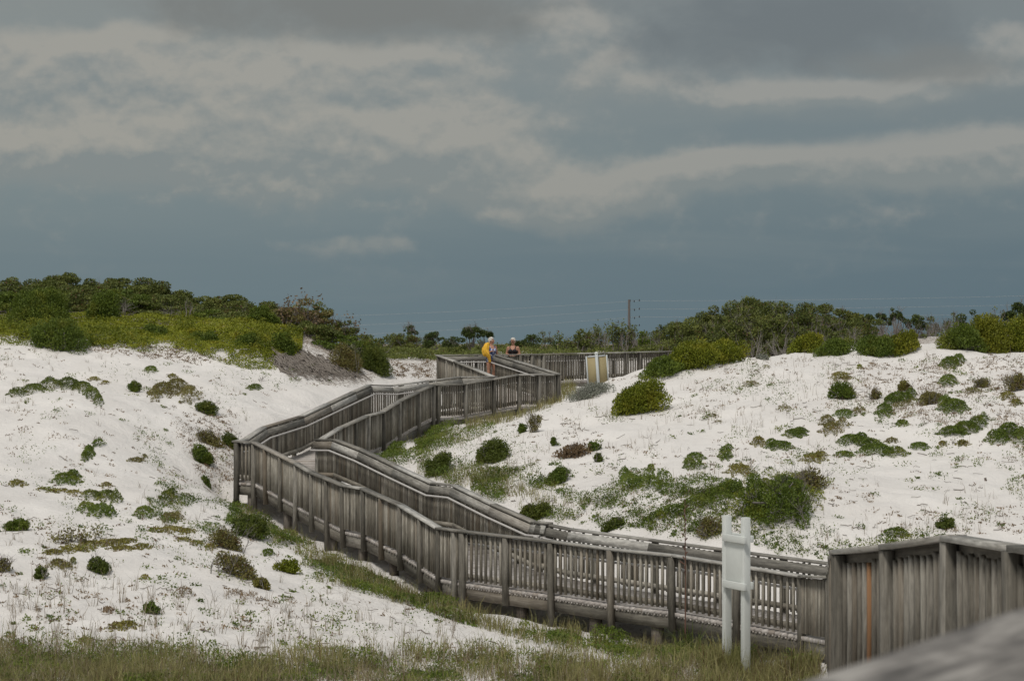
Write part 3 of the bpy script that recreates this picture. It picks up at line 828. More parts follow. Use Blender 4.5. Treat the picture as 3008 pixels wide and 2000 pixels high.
b = Boards(); b.box((cx_+vn[0]*0.035, cy_+vn[1]*0.035, zof(1648)), ux, nx, (0, 0, 1), W_-0.095, 0.022, zof(1590)-zof(1706)); spart(b, 'board')

YEL = M_plain('tan_board_back', (0.33, 0.275, 0.15), 0.7, 0.10, 5)
q_ = at(1755, 1130, 70.5); d2 = q_.y
s2 = empty('notice_board', (q_.x, d2, q_.z)); tag(s2, 'tilted tan-backed notice board in a pale frame, half buried on the dune', 'sign')
k2 = d2/FPX
def s2b(b, name, mat):
    o = b.build(name, mat); o.parent = s2
    return o
tl = math.radians(4.0)
axu = np.array((-math.sin(tl), 0, math.cos(tl))); axr = np.array((math.cos(tl), 0.0, math.sin(tl))); nn = np.array((0, -1.0, 0))
Wd, Ht = 64*k2, 92*k2
cz = Ht/2-0.06
ctr = np.array((0, 0, cz))
b = Boards(); b.box(ctr, axu, axr, nn, Ht-0.03, Wd-0.03, 0.03); s2b(b, 'board', YEL)
b = Boards()
for sgn in (-1, 1): b.box(ctr+axr*sgn*(Wd/2-0.02), axu, axr, nn, Ht, 0.040, 0.055)
for sgn in (-1, 1): b.box(ctr+axu*sgn*(Ht/2-0.02), axr, axu, nn, Wd-0.12, 0.045, 0.052)
s2b(b, 'frame', PAINT2)
b = Boards(); b.box(ctr+nn*0.075+axu*(-0.1), axu, axr, nn, Ht+0.32, 0.085, 0.09); s2b(b, 'post', PAINT2)
bm_V, bm_F = tube_mesh([(np.array([ctr+nn*0.075+axu*(Ht/2+0.055), ctr+nn*0.075+axu*(Ht/2+0.085), ctr+nn*0.075+axu*(Ht/2+0.105), ctr+nn*0.075+axu*(Ht/2+0.11)]), np.array([0.06, 0.055, 0.03, 0.002]))], 10)
link('post_cap', np_mesh('post_cap', bm_V, bm_F, PAINT, smooth=True), s2)

# ------------------------------------------------------------------ power line far inland
PD = 240.0
POLEM = M_plain('pole_wood', (0.15, 0.135, 0.125), 0.8, 0.15, 2); INSM = M_plain('insulator_glaze', (0.03, 0.026, 0.025), 0.3, 0.1, 5)
WIREM = M_plain('bright_wire', (0.36, 0.38, 0.39), 0.5, 0.02, 1, metal=0.0)
pb = at(1848, 1030, PD); pt = at(1848, 880, PD)
po = empty('utility_pole', (pb.x, PD, 5.4)); tag(po, 'lone wooden utility pole rising behind the grey thicket', 'utility pole')
Vp, Fp = tube_mesh([(np.array([(0, 0, 0), (0, 0, (pt.z-5.4)*0.5), (0, 0, pt.z-5.4)]), np.array([0.15, 0.13, 0.11]))], 10)
link('pole', np_mesh('pole', Vp, Fp, POLEM, smooth=True), po)
for px_, py_ in ((1863, 885), (1878, 882), (1864, 910), (1878, 907), (1864, 934), (1878, 930), (1865, 958), (1878, 955), (1851, 883)):
    q = at(px_, py_, PD)-Vector(po.location)
    V1, F1 = tube_mesh([(np.array([(q.x, 0, q.z-0.12), (q.x, 0, q.z-0.07), (q.x, 0, q.z), (q.x, 0, q.z+0.07), (q.x, 0, q.z+0.12)]), np.array([0.01, 0.04, 0.055, 0.04, 0.01]))], 8)
    V2, F2 = tube_mesh([(np.array([(0, 0, q.z), (q.x, 0, q.z)]), np.array([0.004, 0.004]))], 4)
    link('insulator', np_mesh('insulator', np.concatenate([V1, V2]), np.concatenate([F1, F2+len(V1)]), INSM, smooth=True), po)
for i, (yl, yr, sag, lab) in enumerate(((928, 866, 1.1, 'top'), (957, 893, 1.0, 'second'), (985, 920, 0.9, 'lowest'))):
    ym = (884, 908, 931)[i]
    pts = []
    for k in range(25):
        f = k/24; px_ = 1000+(1864-1000)*f
        q = at(px_, 0, PD); y0 = yl+(ym-yl)*f+10*4*f*(1-f)*0.45
        pts.append((q.x, PD, EYE-(y0-HZ)/FPX*PD))
    for k in range(1, 41):
        f = k/40; px_ = 1864+(3400-1864)*f
        q = at(px_, 0, PD); y0 = ym+((yr-8)-ym)*f+12*4*f*(1-f)*0.5
        pts.append((q.x, PD, EYE-(y0-HZ)/FPX*PD))
    Vw, Fw = tube_mesh([(np.array(pts), np.full(len(pts), 0.011))], 5)
    o = link('power_line', np_mesh('power_line', Vw, Fw, WIREM)); tag(o, f'thin pale overhead wire, {lab} of three crossing the dark sky', 'power line', 'overhead wires')
# ------------------------------------------------------------------ plants
LEAF = {
 'bright': M_leaf('bright_shrub_leaf', (0.040, 0.062, 0.010), (0.135, 0.165, 0.022), (0.19, 0.185, 0.03)),
 'green': M_leaf('green_shrub_leaf', (0.030, 0.055, 0.014), (0.085, 0.125, 0.026), (0.12, 0.135, 0.03)),
 'dark': M_leaf('dark_shrub_leaf', (0.026, 0.042, 0.013), (0.078, 0.108, 0.028), (0.11, 0.12, 0.03)),
 'oak': M_leaf('oak_leaf', (0.024, 0.038, 0.015), (0.105, 0.135, 0.050), (0.125, 0.145, 0.055), brown=0.03),
 'olive': M_leaf('olive_mat_leaf', (0.055, 0.060, 0.020), (0.155, 0.158, 0.058), (0.16, 0.15, 0.06), brown=0.08),
 'scrub': M_leaf('brownish_scrub_leaf', (0.055, 0.056, 0.030), (0.135, 0.142, 0.068), (0.14, 0.13, 0.06), brown=0.12),
 'brown': M_leaf('dead_leaf', (0.10, 0.066, 0.042), (0.28, 0.20, 0.125), (0.24, 0.16, 0.10), k=1.1, hue=(1, 1, 0.9)),
 'silver': M_leaf('silver_leaf', (0.17, 0.18, 0.145), (0.33, 0.34, 0.285), (0.30, 0.31, 0.25), k=1.1, hue=(1, 1, 1)),
 'yellow': M_leaf('yellowing_shrub_leaf', (0.045, 0.062, 0.010), (0.135, 0.155, 0.022), (0.185, 0.18, 0.03)),
 'pine': M_leaf('pine_needle', (0.016, 0.030, 0.012), (0.052, 0.080, 0.028), (0.065, 0.085, 0.03)),
 'grass': M_leaf('dune_grass_blade', (0.10, 0.105, 0.048), (0.25, 0.235, 0.13), (0.15, 0.175, 0.055), trans=0.4, brown=0.10, k=1.5, hue=(1.04, 1.0, 0.80)),
 'straw': M_leaf('dry_grass_blade', (0.16, 0.125, 0.08), (0.34, 0.28, 0.20), (0.30, 0.24, 0.16), trans=0.2, k=1.0, hue=(1, 1, 1)),
}
TWIG = M_plain('grey_twig_bark', (0.21, 0.19, 0.172), 0.9, 0.35, 8)
TWIGD = M_plain('brown_twig_bark', (0.115, 0.092, 0.075), 0.9, 0.35, 8)
ROOT = M_plain('bleached_root', (0.20, 0.175, 0.15), 0.9, 0.4, 5)

def unit(v): return v/(np.linalg.norm(v, axis=-1, keepdims=True)+1e-9)
def leaf_quads(Cn, Dr, L, Wd, g, nrm=None):
    """diamond leaves: centres Cn, axes Dr"""
    n = len(Cn)
    Dr = unit(Dr); sd = unit(np.cross(Dr, g.normal(size=(n, 3)) if nrm is None else nrm+0.55*g.normal(size=(n, 3)))); up = np.cross(sd, Dr)
    L = np.broadcast_to(L, (n,))[:, None]; Wd = np.broadcast_to(Wd, (n,))[:, None]
    a = Cn-Dr*L*0.5; b = Cn+sd*Wd*0.5+up*Wd*0.12; c = Cn+Dr*L*0.5; d = Cn-sd*Wd*0.5+up*Wd*0.12
    V = np.stack([a, b, c, d], 1).reshape(-1, 3)
    return V, np.arange(4*n).reshape(n, 4)
def lobes_points(lobes, n, g, inner=0.45):
    """points through a union of ellipsoid lobes, biased to their outside; returns point, outward axis, tint bias per lobe"""
    lobes = np.asarray(lobes, float)
    area = (lobes[:, 3]*lobes[:, 4]*lobes[:, 5])**(2/3)
    k = g.choice(len(lobes), n, p=area/area.sum())
    v = unit(g.normal(size=(n, 3)))
    r = inner+(1-inner)*np.sqrt(g.random(n))
    r = r*(1+0.10*g.normal(size=n)*(g.random(n) < 0.35))
    P = lobes[k, :3]+v*lobes[k, 3:6]*r[:, None]
    lt = np.random.default_rng(int(g.integers(1 << 30))).normal(0, 0.13, len(lobes))
    return P, unit(v/lobes[k, 3:6]), lt[k]
def dome_lobes(w, dp, h, g, K, rel=0.30, flat=1.0, base=0.0):
    """lobes spread over a dome of width w, depth dp, height h (z from base)"""
    out = [(g.normal(0, .04)*w, g.normal(0, .04)*dp, base+0.38*h, w*0.36, dp*0.36, h*0.46), (w*g.uniform(-.2, .2), dp*g.uniform(-.15, .15), base+0.3*h, w*0.30, dp*0.32, h*0.40)]
    for i in range(K):
        th = g.uniform(0, 2*np.pi); u = g.random()
        rr = np.sqrt(u)*0.98
        zz = np.sqrt(max(0.0, 1-rr**3.5))*g.uniform(0.30, 1.0)
        rad = rel*(0.65+0.7*g.random())
        x, y = np.cos(th)*rr*(0.5-rel*0.35)*w, np.sin(th)*rr*(0.5-rel*0.35)*dp
        z = base+max(zz*(h-rad*0.8*min(h, w)*flat), 0.10*h)
        out.append((x, y, z, rad*w*0.75, rad*dp*0.75, rad*min(h, w*0.8)*flat))
    return out
def branch_segs(base, dirv, length, r0, levels, g, spread=0.55, kids=(2, 4), bend=0.18, up=0.15):
    """recursive crooked branches"""
    segs = []
    def grow(p, d, L, r, lv):
        k = 4 if lv else 3
        P = [np.array(p, float)]; dd = np.array(d, float)
        for i in range(k):
            dd = unit(dd+g.normal(size=3)*bend+np.array((0, 0, up*0.3)))
            P.append(P[-1]+dd*L/k)
        rr = np.linspace(r, r*0.55, k+1)
        segs.append((P, rr))
        if lv <= 0: return
        for j in range(int(g.integers(kids[0], kids[1]+1))):
            i = int(g.integers(1, k+1))
            nd = unit(dd+g.normal(size=3)*spread+np.array((0, 0, up)))
            grow(P[i], nd, L*g.uniform(0.5, 0.8), rr[i]*0.62, lv-1)
    grow(base, dirv, length, r0, levels)
    return segs
NPL = [0]
def seed(): NPL[0] += 1; return np.random.default_rng(1000+NPL[0])
def tint_for(z, h, lt, g): return np.clip(0.5+lt+g.normal(0, 0.20, len(z)), 0, 1)

def bush(name, x0, x1, ytop, ybase, kind, label=None, cat='shrub', group=None, leaf=(0.055, 0.026), cover=2.6, K=None, stems=None, rel=0.28,
         twig=0.0, inner=0.45, depth=0.85, d=None, sink=0.05, upright=0.5, lift=0.0):
    """a shrub standing on the ground, seen in the photograph between columns x0..x1 and rows ytop..ybase"""
    g = seed()
    xc = (x0+x1)/2
    if d is None:
        gx, gy, gz, ok = ground_px([xc], [ybase]); d = float(gy[0])
    w = (x1-x0)/FPX*d
    dp = w*depth
    dc = d+dp*0.28
    cx = (xc-1504)/FPX*dc; cz = float(hgt(cx, dc)[0])
    ztop = EYE-(ytop-HZ)/FPX*dc
    h = max(ztop-cz, 0.28*(ybase-ytop)/FPX*d, 0.10)
    K = K or int(np.clip(6+w*5, 6, 40))
    K = int(K*1.6)+6; rel = rel*(0.92 if K > 20 else 1.0)
    lob = dome_lobes(w, dp, h, g, K, rel, base=lift*h)
    if lift: lob = [(a, b, max(c, lift*h+f*0.6), r1, r2, f) for a, b, c, r1, r2, f in lob]
    L, Wd = leaf
    surf = math.pi*w*dp/4+math.pi*(w+dp)/2*h*0.75
    n = int(np.clip(cover*surf/(L*Wd*0.5), 60, 42000))
    P, D, lt = lobes_points(lob, int(n*1.5), g, inner)
    # follow the ground under the bush
    gz = hgt(cx+P[:, 0], dc+P[:, 1])-cz
    keep = P[:, 2] > gz*0.0+0.01
    P[:, 2] += gz
    P, D, lt = P[keep][:n], D[keep][:n], lt[keep][:n]
    ns_ = max(6, int(10*w)); cs = P[g.integers(0, len(P), ns_)]; near = np.argmin(((P[::1, None, :]-cs[None])**2).sum(-1), 1) if len(P)*ns_ < 3e6 else g.integers(0, ns_, len(P))
    dd2 = np.linalg.norm(P-cs[near], axis=1); push = np.clip(1-dd2/(0.09*w+0.03), 0, 1)*(0.05*w+0.02)*(0.4+g.random(ns_)[near])
    P = P+D*push[:, None]*np.array((1, 1, 1.2))
    Dr = D*0.7+g.normal(size=P.shape)*0.55+np.array((0, 0, upright))
    sz = g.uniform(0.75, 1.25, len(P))
    V, F = leaf_quads(P, Dr, L*sz, Wd*sz, g, D+np.array((0, 0, 0.8)))
    segs = []
    ns = stems if stems is not None else (0 if (x1-x0) < 55 else int(np.clip(3+w*2, 3, 9)))
    for i in range(ns):
        l = lob[int(g.integers(len(lob)))]
        b = np.array((g.normal(0, 0.06*w), g.normal(0, 0.06*dp), -sink))
        b[2] += float(hgt(cx+b[0], dc+b[1])[0])-cz
        e = np.array(l[:3]); m = (b+e)/2+g.normal(size=3)*0.08*w; m[2] = max(m[2], b[2]+0.1*h)
        segs.append(([b, m, e], np.array((0.035, 0.024, 0.010))*np.clip(w, 0.4, 1.6)))
    tw = []
    if twig:
        for i in range(int(twig)):
            b = np.array((g.normal(0, 0.2*w), g.normal(0, 0.2*dp), 0.0)); b[2] = float(hgt(cx+b[0], dc+b[1])[0])-cz
            tw += branch_segs(b, (g.normal(0, 0.5), g.normal(0, 0.5), 1), h*g.uniform(0.55, 0.95), 0.012, 2, g)
    tint = tint_for(P[:, 2], h, lt, g)
    if not segs and not tw:
        o = link(name, np_mesh(name, V, F, LEAF[kind], {'tint': tint}), None, (cx, dc, cz))
    else:
        o = empty(name, (cx, dc, cz))
        link('foliage', np_mesh('foliage', V, F, LEAF[kind], {'tint': tint}), o)
        if segs:
            Vs, Fs = tube_mesh(segs, 5); link('stem', np_mesh('stem', Vs, Fs, TWIG), o)
        if tw:
            Vs, Fs = tube_mesh(tw, 3); link('twigs' if False else 'dead_branch', np_mesh('dead_branch', Vs, Fs, TWIG), o)
    return tag(o, label, cat, group)

def mat_plant(name, blobs, kind, label=None, cat='shrub', group=None, h=0.14, leaf=(0.045, 0.024), cover=3.3, rag=0.35, kind2=None):
    """a low plant hugging the ground; blobs (px, py, rx, ry) in the photograph give its outline on the sand"""
    g = seed()
    pts = []
    if kind in ('olive', 'scrub'): h *= 0.65; cover = min(cover, 2.8); rag = max(rag, 0.55)
    bx = np.array(blobs, float)
    A = (bx[:, 2]*bx[:, 3]); A = A/A.sum()
    gx, gy, gz, ok = ground_px(bx[:, 0], bx[:, 1])
    d = float(np.median(gy)); s = d/FPX
    area = math.pi*(bx[:, 2]*bx[:, 3]).sum()*s*s*1.6
    n = int(np.clip(cover*area/(leaf[0]*leaf[1]*0.5), 50, 20000))
    k = g.choice(len(bx), n, p=A)
    th = g.uniform(0, 2*np.pi, n)
    lump = 1+rag*np.sin(3*th+k)*0.4+rag*0.5*np.sin(7*th+2.1*k)
    r = np.sqrt(g.random(n))*lump
    px = bx[k, 0]+bx[k, 2]*r*np.cos(th); py = bx[k, 1]+bx[k, 3]*r*np.sin(th)
    x, y, z, ok = ground_px(px, py)
    x, y, z, r, k = x[ok], y[ok], z[ok], r[ok], k[ok]
    m = np.abs(y-np.median(y)) < 9
    x, y, z, r, k = x[m], y[m], z[m], r[m], k[m]
    hh = h*np.clip(1-(r/1.15)**2, 0.12, 1)*(0.75+0.5*np.random.default_rng(3).random(len(bx))[k])
    hh *= 1+0.5*fbm(x*3, y*3, 5, 2)
    zz = z+hh*(0.25+0.75*np.sqrt(g.random(len(x))))
    c = np.array((x.mean(), y.mean(), z.mean()))
    P = np.stack([x, y, zz], 1)-c
    Dr = g.normal(size=P.shape)*0.7+np.array((0, -0.1, 0.55))
    sz = g.uniform(0.7, 1.3, len(P))
    V, F = leaf_quads(P, Dr, leaf[0]*sz, leaf[1]*sz, g, np.array((0, -0.25, 1.0)))
    o = link(name, np_mesh(name, V, F, LEAF[kind], {'tint': np.clip(0.5+g.normal(0, 0.24, len(P)), 0, 1)}), None, c)
    return tag(o, label, cat, group)

def snag(name, xc, ytop, ybase, label=None, cat='shrub', group=None, d=None, n=5, levels=3, r=0.03, mat=None, spread=0.55, fan=0.6, leaves=None, lcover=0.25, leafsz=(0.09, 0.05), wpx=None):
    """bare crooked branches, perhaps with a few leaves at the tips"""
    g = seed()
    if d is None:
        gx, gy, gz, ok = ground_px([xc], [ybase]); d = float(gy[0])+0.2
    cx = (xc-1504)/FPX*d; cz = float(hgt(cx, d)[0])
    h = max(EYE-(ytop-HZ)/FPX*d-cz, 0.2)
    segs = []
    for i in range(n):
        b = (g.normal(0, 0.05*h), g.normal(0, 0.05*h), -0.05)
        segs += branch_segs(b, (g.normal(0, fan), g.normal(0, fan), 1.0), h*g.uniform(0.34, 0.46), r, levels, g, spread)
    P = np.concatenate([np.array(s[0]) for s in segs]); zs = P[:, 2].max()
    f = h/max(zs, 0.1); fx = f
    if wpx:
        fx = (wpx/2/FPX*d)/np.percentile(np.abs(P[:, 0]), 97)
    sc = np.array((fx, fx, f))
    segs = [(np.array(s[0])*sc, s[1]) for s in segs]
    V, F = tube_mesh(segs, 4)
    me = np_mesh('branches', V, F, mat or TWIG)
    if leaves:
        o = empty(name, (cx, d, cz)); link('trunk', me, o)
        tips = np.concatenate([np.array(s[0])[-2:] for s in segs[n:]])
        m = int(len(tips)*lcover*14)
        Q = tips[g.integers(0, len(tips), m)]+g.normal(size=(m, 3))*0.09*h**0.5
        V2, F2 = leaf_quads(Q, g.normal(size=Q.shape)+np.array((0, 0, 0.4)), leafsz[0]*g.uniform(.7, 1.3, m), leafsz[1], g)
        link('crown', np_mesh('crown', V2, F2, LEAF[leaves], {'tint': np.clip(0.5+g.normal(0, .25, m), 0, 1)}), o)
    else:
        o = link(name, me, None, (cx, d, cz))
    return tag(o, label, cat, group)

def tree(name, xc, ytop, d, wpx, kind, label, group, cat='tree', K=16, leaf=(0.10, 0.055), cover=1.9, crown=0.72, flat=0.8, rel=0.26, twigs=2, base=None, depth=0.9, tmat=None):
    """a low wind-shaped tree: trunk with limbs, crown of leaf clumps with gaps"""
    g = seed()
    cx = (xc-1504)/FPX*d; cz = float(hgt(cx, d)[0]) if base is None else base
    h = max(EYE-(ytop-HZ)/FPX*d-cz, 0.5); w = wpx/FPX*d; dp = w*depth
    c0 = h*(1-crown)
    lob = []
    for i in range(K):
        th = g.uniform(0, 2*np.pi); rr = np.sqrt(g.random())
        rad = rel*g.uniform(0.6, 1.3)
        top = np.sqrt(max(0, 1-(rr*0.92)**2))
        z = c0+(h-c0)*np.clip(top*g.uniform(0.45, 1.0), 0.1, 1)-rad*w*flat*0.35
        lob.append((np.cos(th)*rr*w*0.42, np.sin(th)*rr*dp*0.42, max(z, c0*0.6), rad*w*0.62, rad*dp*0.62, rad*min(w, h)*flat*0.55))
    surf = sum(4*math.pi*((l[3]*l[4]*l[5])**(2/3))*0.5 for l in lob)
    n = int(np.clip(cover*surf/(leaf[0]*leaf[1]*0.5), 300, 16000))
    P, D, lt = lobes_points(lob, n, g, 0.4)
    zt = np.percentile(P[:, 2], 99.3)
    if zt > c0*0.6+0.05:
        P[:, 2] = np.where(P[:, 2] > c0*0.6, c0*0.6+(P[:, 2]-c0*0.6)*(h-c0*0.6)/(zt-c0*0.6), P[:, 2])
    Dr = D*0.6+g.normal(size=P.shape)*0.6+np.array((0, 0, 0.35)); sz = g.uniform(0.7, 1.3, n)
    V, F = leaf_quads(P, Dr, leaf[0]*sz, leaf[1]*sz, g, D+np.array((0, 0, 0.8)))
    segs = []
    nt = 1 if w < 1.5 else 2
    roots = [np.array((g.normal(0, .05*w), g.normal(0, .05*dp), -0.1)) for _ in range(nt)]
    for i in range(min(len(lob), 9)):
        e = np.array(lob[i][:3]); b = roots[i % nt]
        m1 = b+(e-b)*0.35+np.array((g.normal(0, .05*w), g.normal(0, .05*dp), 0.12*h)); m2 = b+(e-b)*0.7+g.normal(size=3)*0.05*w
        segs.append(([b, m1, m2, e+np.array((0, 0, lob[i][5]*0.6))], np.array((0.055, 0.04, 0.026, 0.01))*np.clip(h/2.0, 0.5, 1.6)))
    for i in range(twigs):
        l = lob[int(g.integers(len(lob)))]
        segs += branch_segs(np.array(l[:3]), (g.normal(0, .5), -0.2+g.normal(0, .5), 1.0), (l[5]+0.12*h)*1.1, 0.016, 2, g)
    o = empty(name, (cx, d, cz))
    link('crown', np_mesh('crown', V, F, LEAF[kind], {'tint': np.clip(0.5+lt+g.normal(0, .2, n), 0, 1)}), o)
    Vs, Fs = tube_mesh(segs, 4); link('trunk', np_mesh('trunk', Vs, Fs, tmat or TWIG), o)
    return tag(o, label, cat, group)

# ------------------------------------------------------------------ uncountable cover (stuff)
def sample_px(poly, n, g, mask=None):
    p = np.array(poly, float); lo, hi = p.min(0), p.max(0)
    X_, Y_ = [], []
    tot = 0
    for _ in range(40):
        x = g.uniform(lo[0], hi[0], n*2); y = g.uniform(lo[1], hi[1], n*2)
        m = pip(x, y, poly)
        if mask is not None: m &= g.random(len(x)) < mask(x, y)
        X_.append(x[m]); Y_.append(y[m]); tot += m.sum()
        if tot >= n: break
    x = np.concatenate(X_)[:n]; y = np.concatenate(Y_)[:n]
    return x, y
def clear_of_walk(x, y, margin=0.0):
    ok = np.ones(x.shape, bool)
    for k, sec in WALK.items():
        for (a0, b0), (a1, b1) in zip(sec[:-1], sec[1:]):
            m0 = ((a0[0]+b0[0])/2, (a0[1]+b0[1])/2); m1 = ((a1[0]+b1[0])/2, (a1[1]+b1[1])/2)
            d, u = seg_dist(x, y, m0, m1)
            w0 = min(np.hypot(a0[0]-b0[0], a0[1]-b0[1]), 2.3)/2
            ok &= d > w0+margin
    return ok
class Cover:
    def __init__(s): s.V, s.F, s.A, s.n = [], [], [], 0
    def add(s, V, F, A):
        s.V.append(V); s.F.append(F+s.n); s.A.append(A); s.n += len(V)
    def build(s, name, kind, label=None, k='stuff', cat=None):
        o = link(name, np_mesh(name, np.concatenate(s.V), np.concatenate(s.F), LEAF[kind] if isinstance(kind, str) else kind, {'tint': np.concatenate(s.A)}))
        return tag(o, label, cat, None, k)
def leafcover(c, poly, n, h=(0.02, 0.15), leaf=(0.05, 0.026), mask=None, up=0.5, g=None, tint=0.5):
    g = g or seed()
    px, py = sample_px(poly, n, g, mask)
    x, y, z, ok = ground_px(px, py); ok &= clear_of_walk(x, y, 0.12)
    x, y, z = x[ok], y[ok], z[ok]
    hum = np.clip(0.55+0.9*fbm(x*1.1, y*1.1, 77, 3), 0.1, 1.4)
    P = np.stack([x, y, z+h[0]+(h[1]-h[0])*hum*np.sqrt(g.random(len(x)))], 1)
    V, F = leaf_quads(P, g.normal(size=P.shape)*0.7+np.array((0, -0.1, up)), leaf[0]*g.uniform(.7, 1.3, len(P)), leaf[1]*g.uniform(.7, 1.3, len(P)), g, np.array((0, -0.25, 1.0)))
    c.add(V, F, np.clip(tint+0.25*fbm(x*0.9, y*0.9, 99, 2)+g.normal(0, .2, len(P)), 0, 1))
def blades(c, x, y, z, L, Wd, g, lean=0.35, tint=0.5):
    """curved two-piece grass blades rooted at x,y,z"""
    n = len(x)
    L = np.broadcast_to(L, (n,))*g.uniform(0.6, 1.25, n); Wd = np.broadcast_to(Wd, (n,))
    a = g.uniform(0, 2*np.pi, n); ln = np.abs(g.normal(0, lean, n))
    dirh = np.stack([np.cos(a), np.sin(a), np.zeros(n)], 1)
    b = g.uniform(0, 2*np.pi, n); sd = np.stack([np.cos(b), np.sin(b), np.zeros(n)], 1)*(Wd/2)[:, None]
    R0 = np.stack([x, y, z-0.02], 1)
    m = R0+dirh*(L*0.22*ln)[:, None]+np.array((0, 0, 1))*(L*0.55)[:, None]
    t_ = m+dirh*(L*0.75*ln)[:, None]+np.array((0, 0, 1))*(L*0.45*np.clip(1-ln*0.7, -0.2, 1))[:, None]
    V = np.stack([R0-sd, R0+sd, m+sd*0.75, m-sd*0.75, t_+sd*0.15, t_-sd*0.15], 1).reshape(-1, 3)
    i = np.arange(n)[:, None]*6
    F = np.concatenate([i+np.array([[0, 1, 2, 3]]), i+np.array([[3, 2, 4, 5]])], 1).reshape(-1, 4)
    c.add(V, F, np.repeat(np.clip(tint+g.normal(0, .25, n), 0, 1), 2))
def grasscover(c, poly, n, L, Wd, mask=None, tuft=1, lean=0.35, g=None, tint=0.5, spread=0.05):
    g = g or seed()
    px, py = sample_px(poly, n, g, mask)
    x, y, z, ok = ground_px(px, py); ok &= clear_of_walk(x, y, 0.05)
    x, y = x[ok], y[ok]
    if tuft > 1:
        x = np.repeat(x, tuft)+g.normal(0, spread, len(x)*tuft); y = np.repeat(y, tuft)+g.normal(0, spread, len(y)*tuft)
    Ls = g.uniform(L[0], L[1], len(x))
    blades(c, x, y, hgt(x, y), Ls, Wd, g, lean, tint)
def M(blobs, kind, lb, h=0.16, **k): return mat_plant('mat_plant', blobs, kind, lb, 'low plant', 'low spreading plants on the sand', h=h, **k)
# ------------------------------------------------------------------ thickets on the skyline
gl = np.random.default_rng(5)
def prof(pts): a = np.array(pts, float); return lambda x: float(np.interp(x, a[:, 0], a[:, 1]))
topL = prof([(-80,832),(0,828),(60,824),(100,815),(150,803),(200,810),(260,820),(330,817),(400,815),(450,825),(500,850),(550,866),(600,872),(650,872),(700,871),(750,877),(800,890),(860,905)])
GL = 'dense oak scrub on the left dune crest'
LBL = {'oak': 'dark green wind-trimmed oak in the dense thicket crowning the left dune', 'twig': 'oak with bare grey twigs among its leaves in the left dune thicket'}
for row, (d, dy, step, w) in enumerate(((93, -4, 66, 240), (88.5, 18, 64, 215), (84.5, 46, 66, 190))):
    x = -70+row*30
    while x < 860:
        yt = topL(x)+dy+gl.uniform(-3, 6)
        if row == 2 and x < 400: yt -= 12
        tw = x > 500 and gl.random() < 0.45
        tree('oak_tree', x, yt+(4 if row == 0 else 0), d+gl.uniform(-1, 1), w*gl.uniform(0.85, 1.15), 'oak' if not (row == 2 and gl.random() < .4) else 'green', LBL['twig' if tw else 'oak'], GL,
             K=22, rel=.2, cover=1.2 if tw else 2.0, crown=0.9, twigs=9 if tw else 2, leaf=(0.085, 0.05))
        x += step*gl.uniform(0.8, 1.2)
# the shaggy right-hand end of that thicket, running down to the walk
GE = 'straggly scrub on the right flank of the left dune'
for x, yt, w, d, k, tw, cv, lb in ((870, 880, 120, 82, 'scrub', 10, 1.3, 'tall straggly shrub with reddish brown leaves at the right end of the left thicket'),
                               (915, 893, 110, 83, 'oak', 10, 0.9, 'ragged half-bare oak just right of the reddish straggly shrub'),
                               (965, 915, 110, 82, 'scrub', 12, 0.9, 'grey-brown brushy scrub halfway down the right flank of the left dune'),
                               (1010, 945, 100, 81, 'oak', 9, 1.0, 'low dark oak with bare upper twigs low on the right flank of the left dune'),
                               (930, 945, 130, 80, 'oak', 3, 1.6, 'dark spreading oak overhanging the bare sand slide of the left dune'),
                               (1060, 985, 110, 80, 'oak', 6, 1.3, 'low wind-cut oak near the foot of the left dune flank'),
                               (1000, 990, 130, 79, 'green', 3, 1.8, 'green scrubby oak above the root-covered slope'),
                               (1105, 985, 80, 92, 'oak', 8, 0.9, 'thin flat-topped oak rising behind the foot of the left dune')):
    tree('scrub_oak', x, yt, d, w*1.45, k, lb, GE, K=20, rel=.2, cover=cv*1.35, crown=0.95, twigs=tw, leaf=(0.085, 0.045))
for x, yt, yb, n, lb in ((905, 856, 960, 2, 'tallest bare stalk with dark seed heads standing up from the left thicket'), (885, 872, 960, 2, 'thin bare stem beside the tallest stalk of the left thicket'), (836, 880, 965, 3, 'pale bare dead shrub left of the reddish straggly shrub'), (1040, 925, 1010, 2, 'dark spiky dead shoot on the right flank of the left dune')):
    snag('dead_shrub', x, yt, yb, lb, 'dead shrub', d=81.5, n=n, levels=2, r=0.018, fan=0.12, spread=0.28, leaves='brown', lcover=0.12, leafsz=(0.10, 0.07))
snag('bare_shrub', 368, 868, 945, 'grey bare-branched shrub fanning out in front of the left thicket', 'shrub', d=82, n=9, levels=3, r=0.03, fan=0.6, wpx=110)
snag('bare_shrub', 505, 885, 945, 'pale bare-limbed shrub in front of the middle of the left thicket', 'shrub', d=82.5, n=4, levels=3, r=0.025, fan=0.5, wpx=70)
snag('bare_shrub', 545, 870, 945, 'white dead stem standing by the left thicket beside pale bare-limbed shrub', 'shrub', d=82.5, n=2, levels=3, r=0.03, fan=0.3)
for a in ((35, 203, 852, 960, 'green', 'large dark dome-shaped bush standing before the left thicket', 26), (265, 352, 852, 945, 'green', 'second dome-shaped bush before the left thicket, left of the grey bare shrub', 16),
          (104, 256, 945, 1034, 'green', 'thick green bush drooping over the sand lip at left', 18), (735, 812, 903, 955, 'green', 'bright rounded bush at the right part of the left thicket edge', 12)):
    bush('shrub', a[0]-8, a[1]+8, a[2]-8, a[3], a[4], a[5], K=a[6], cover=3.0, upright=0.8, stems=7, leaf=(0.07, 0.03))
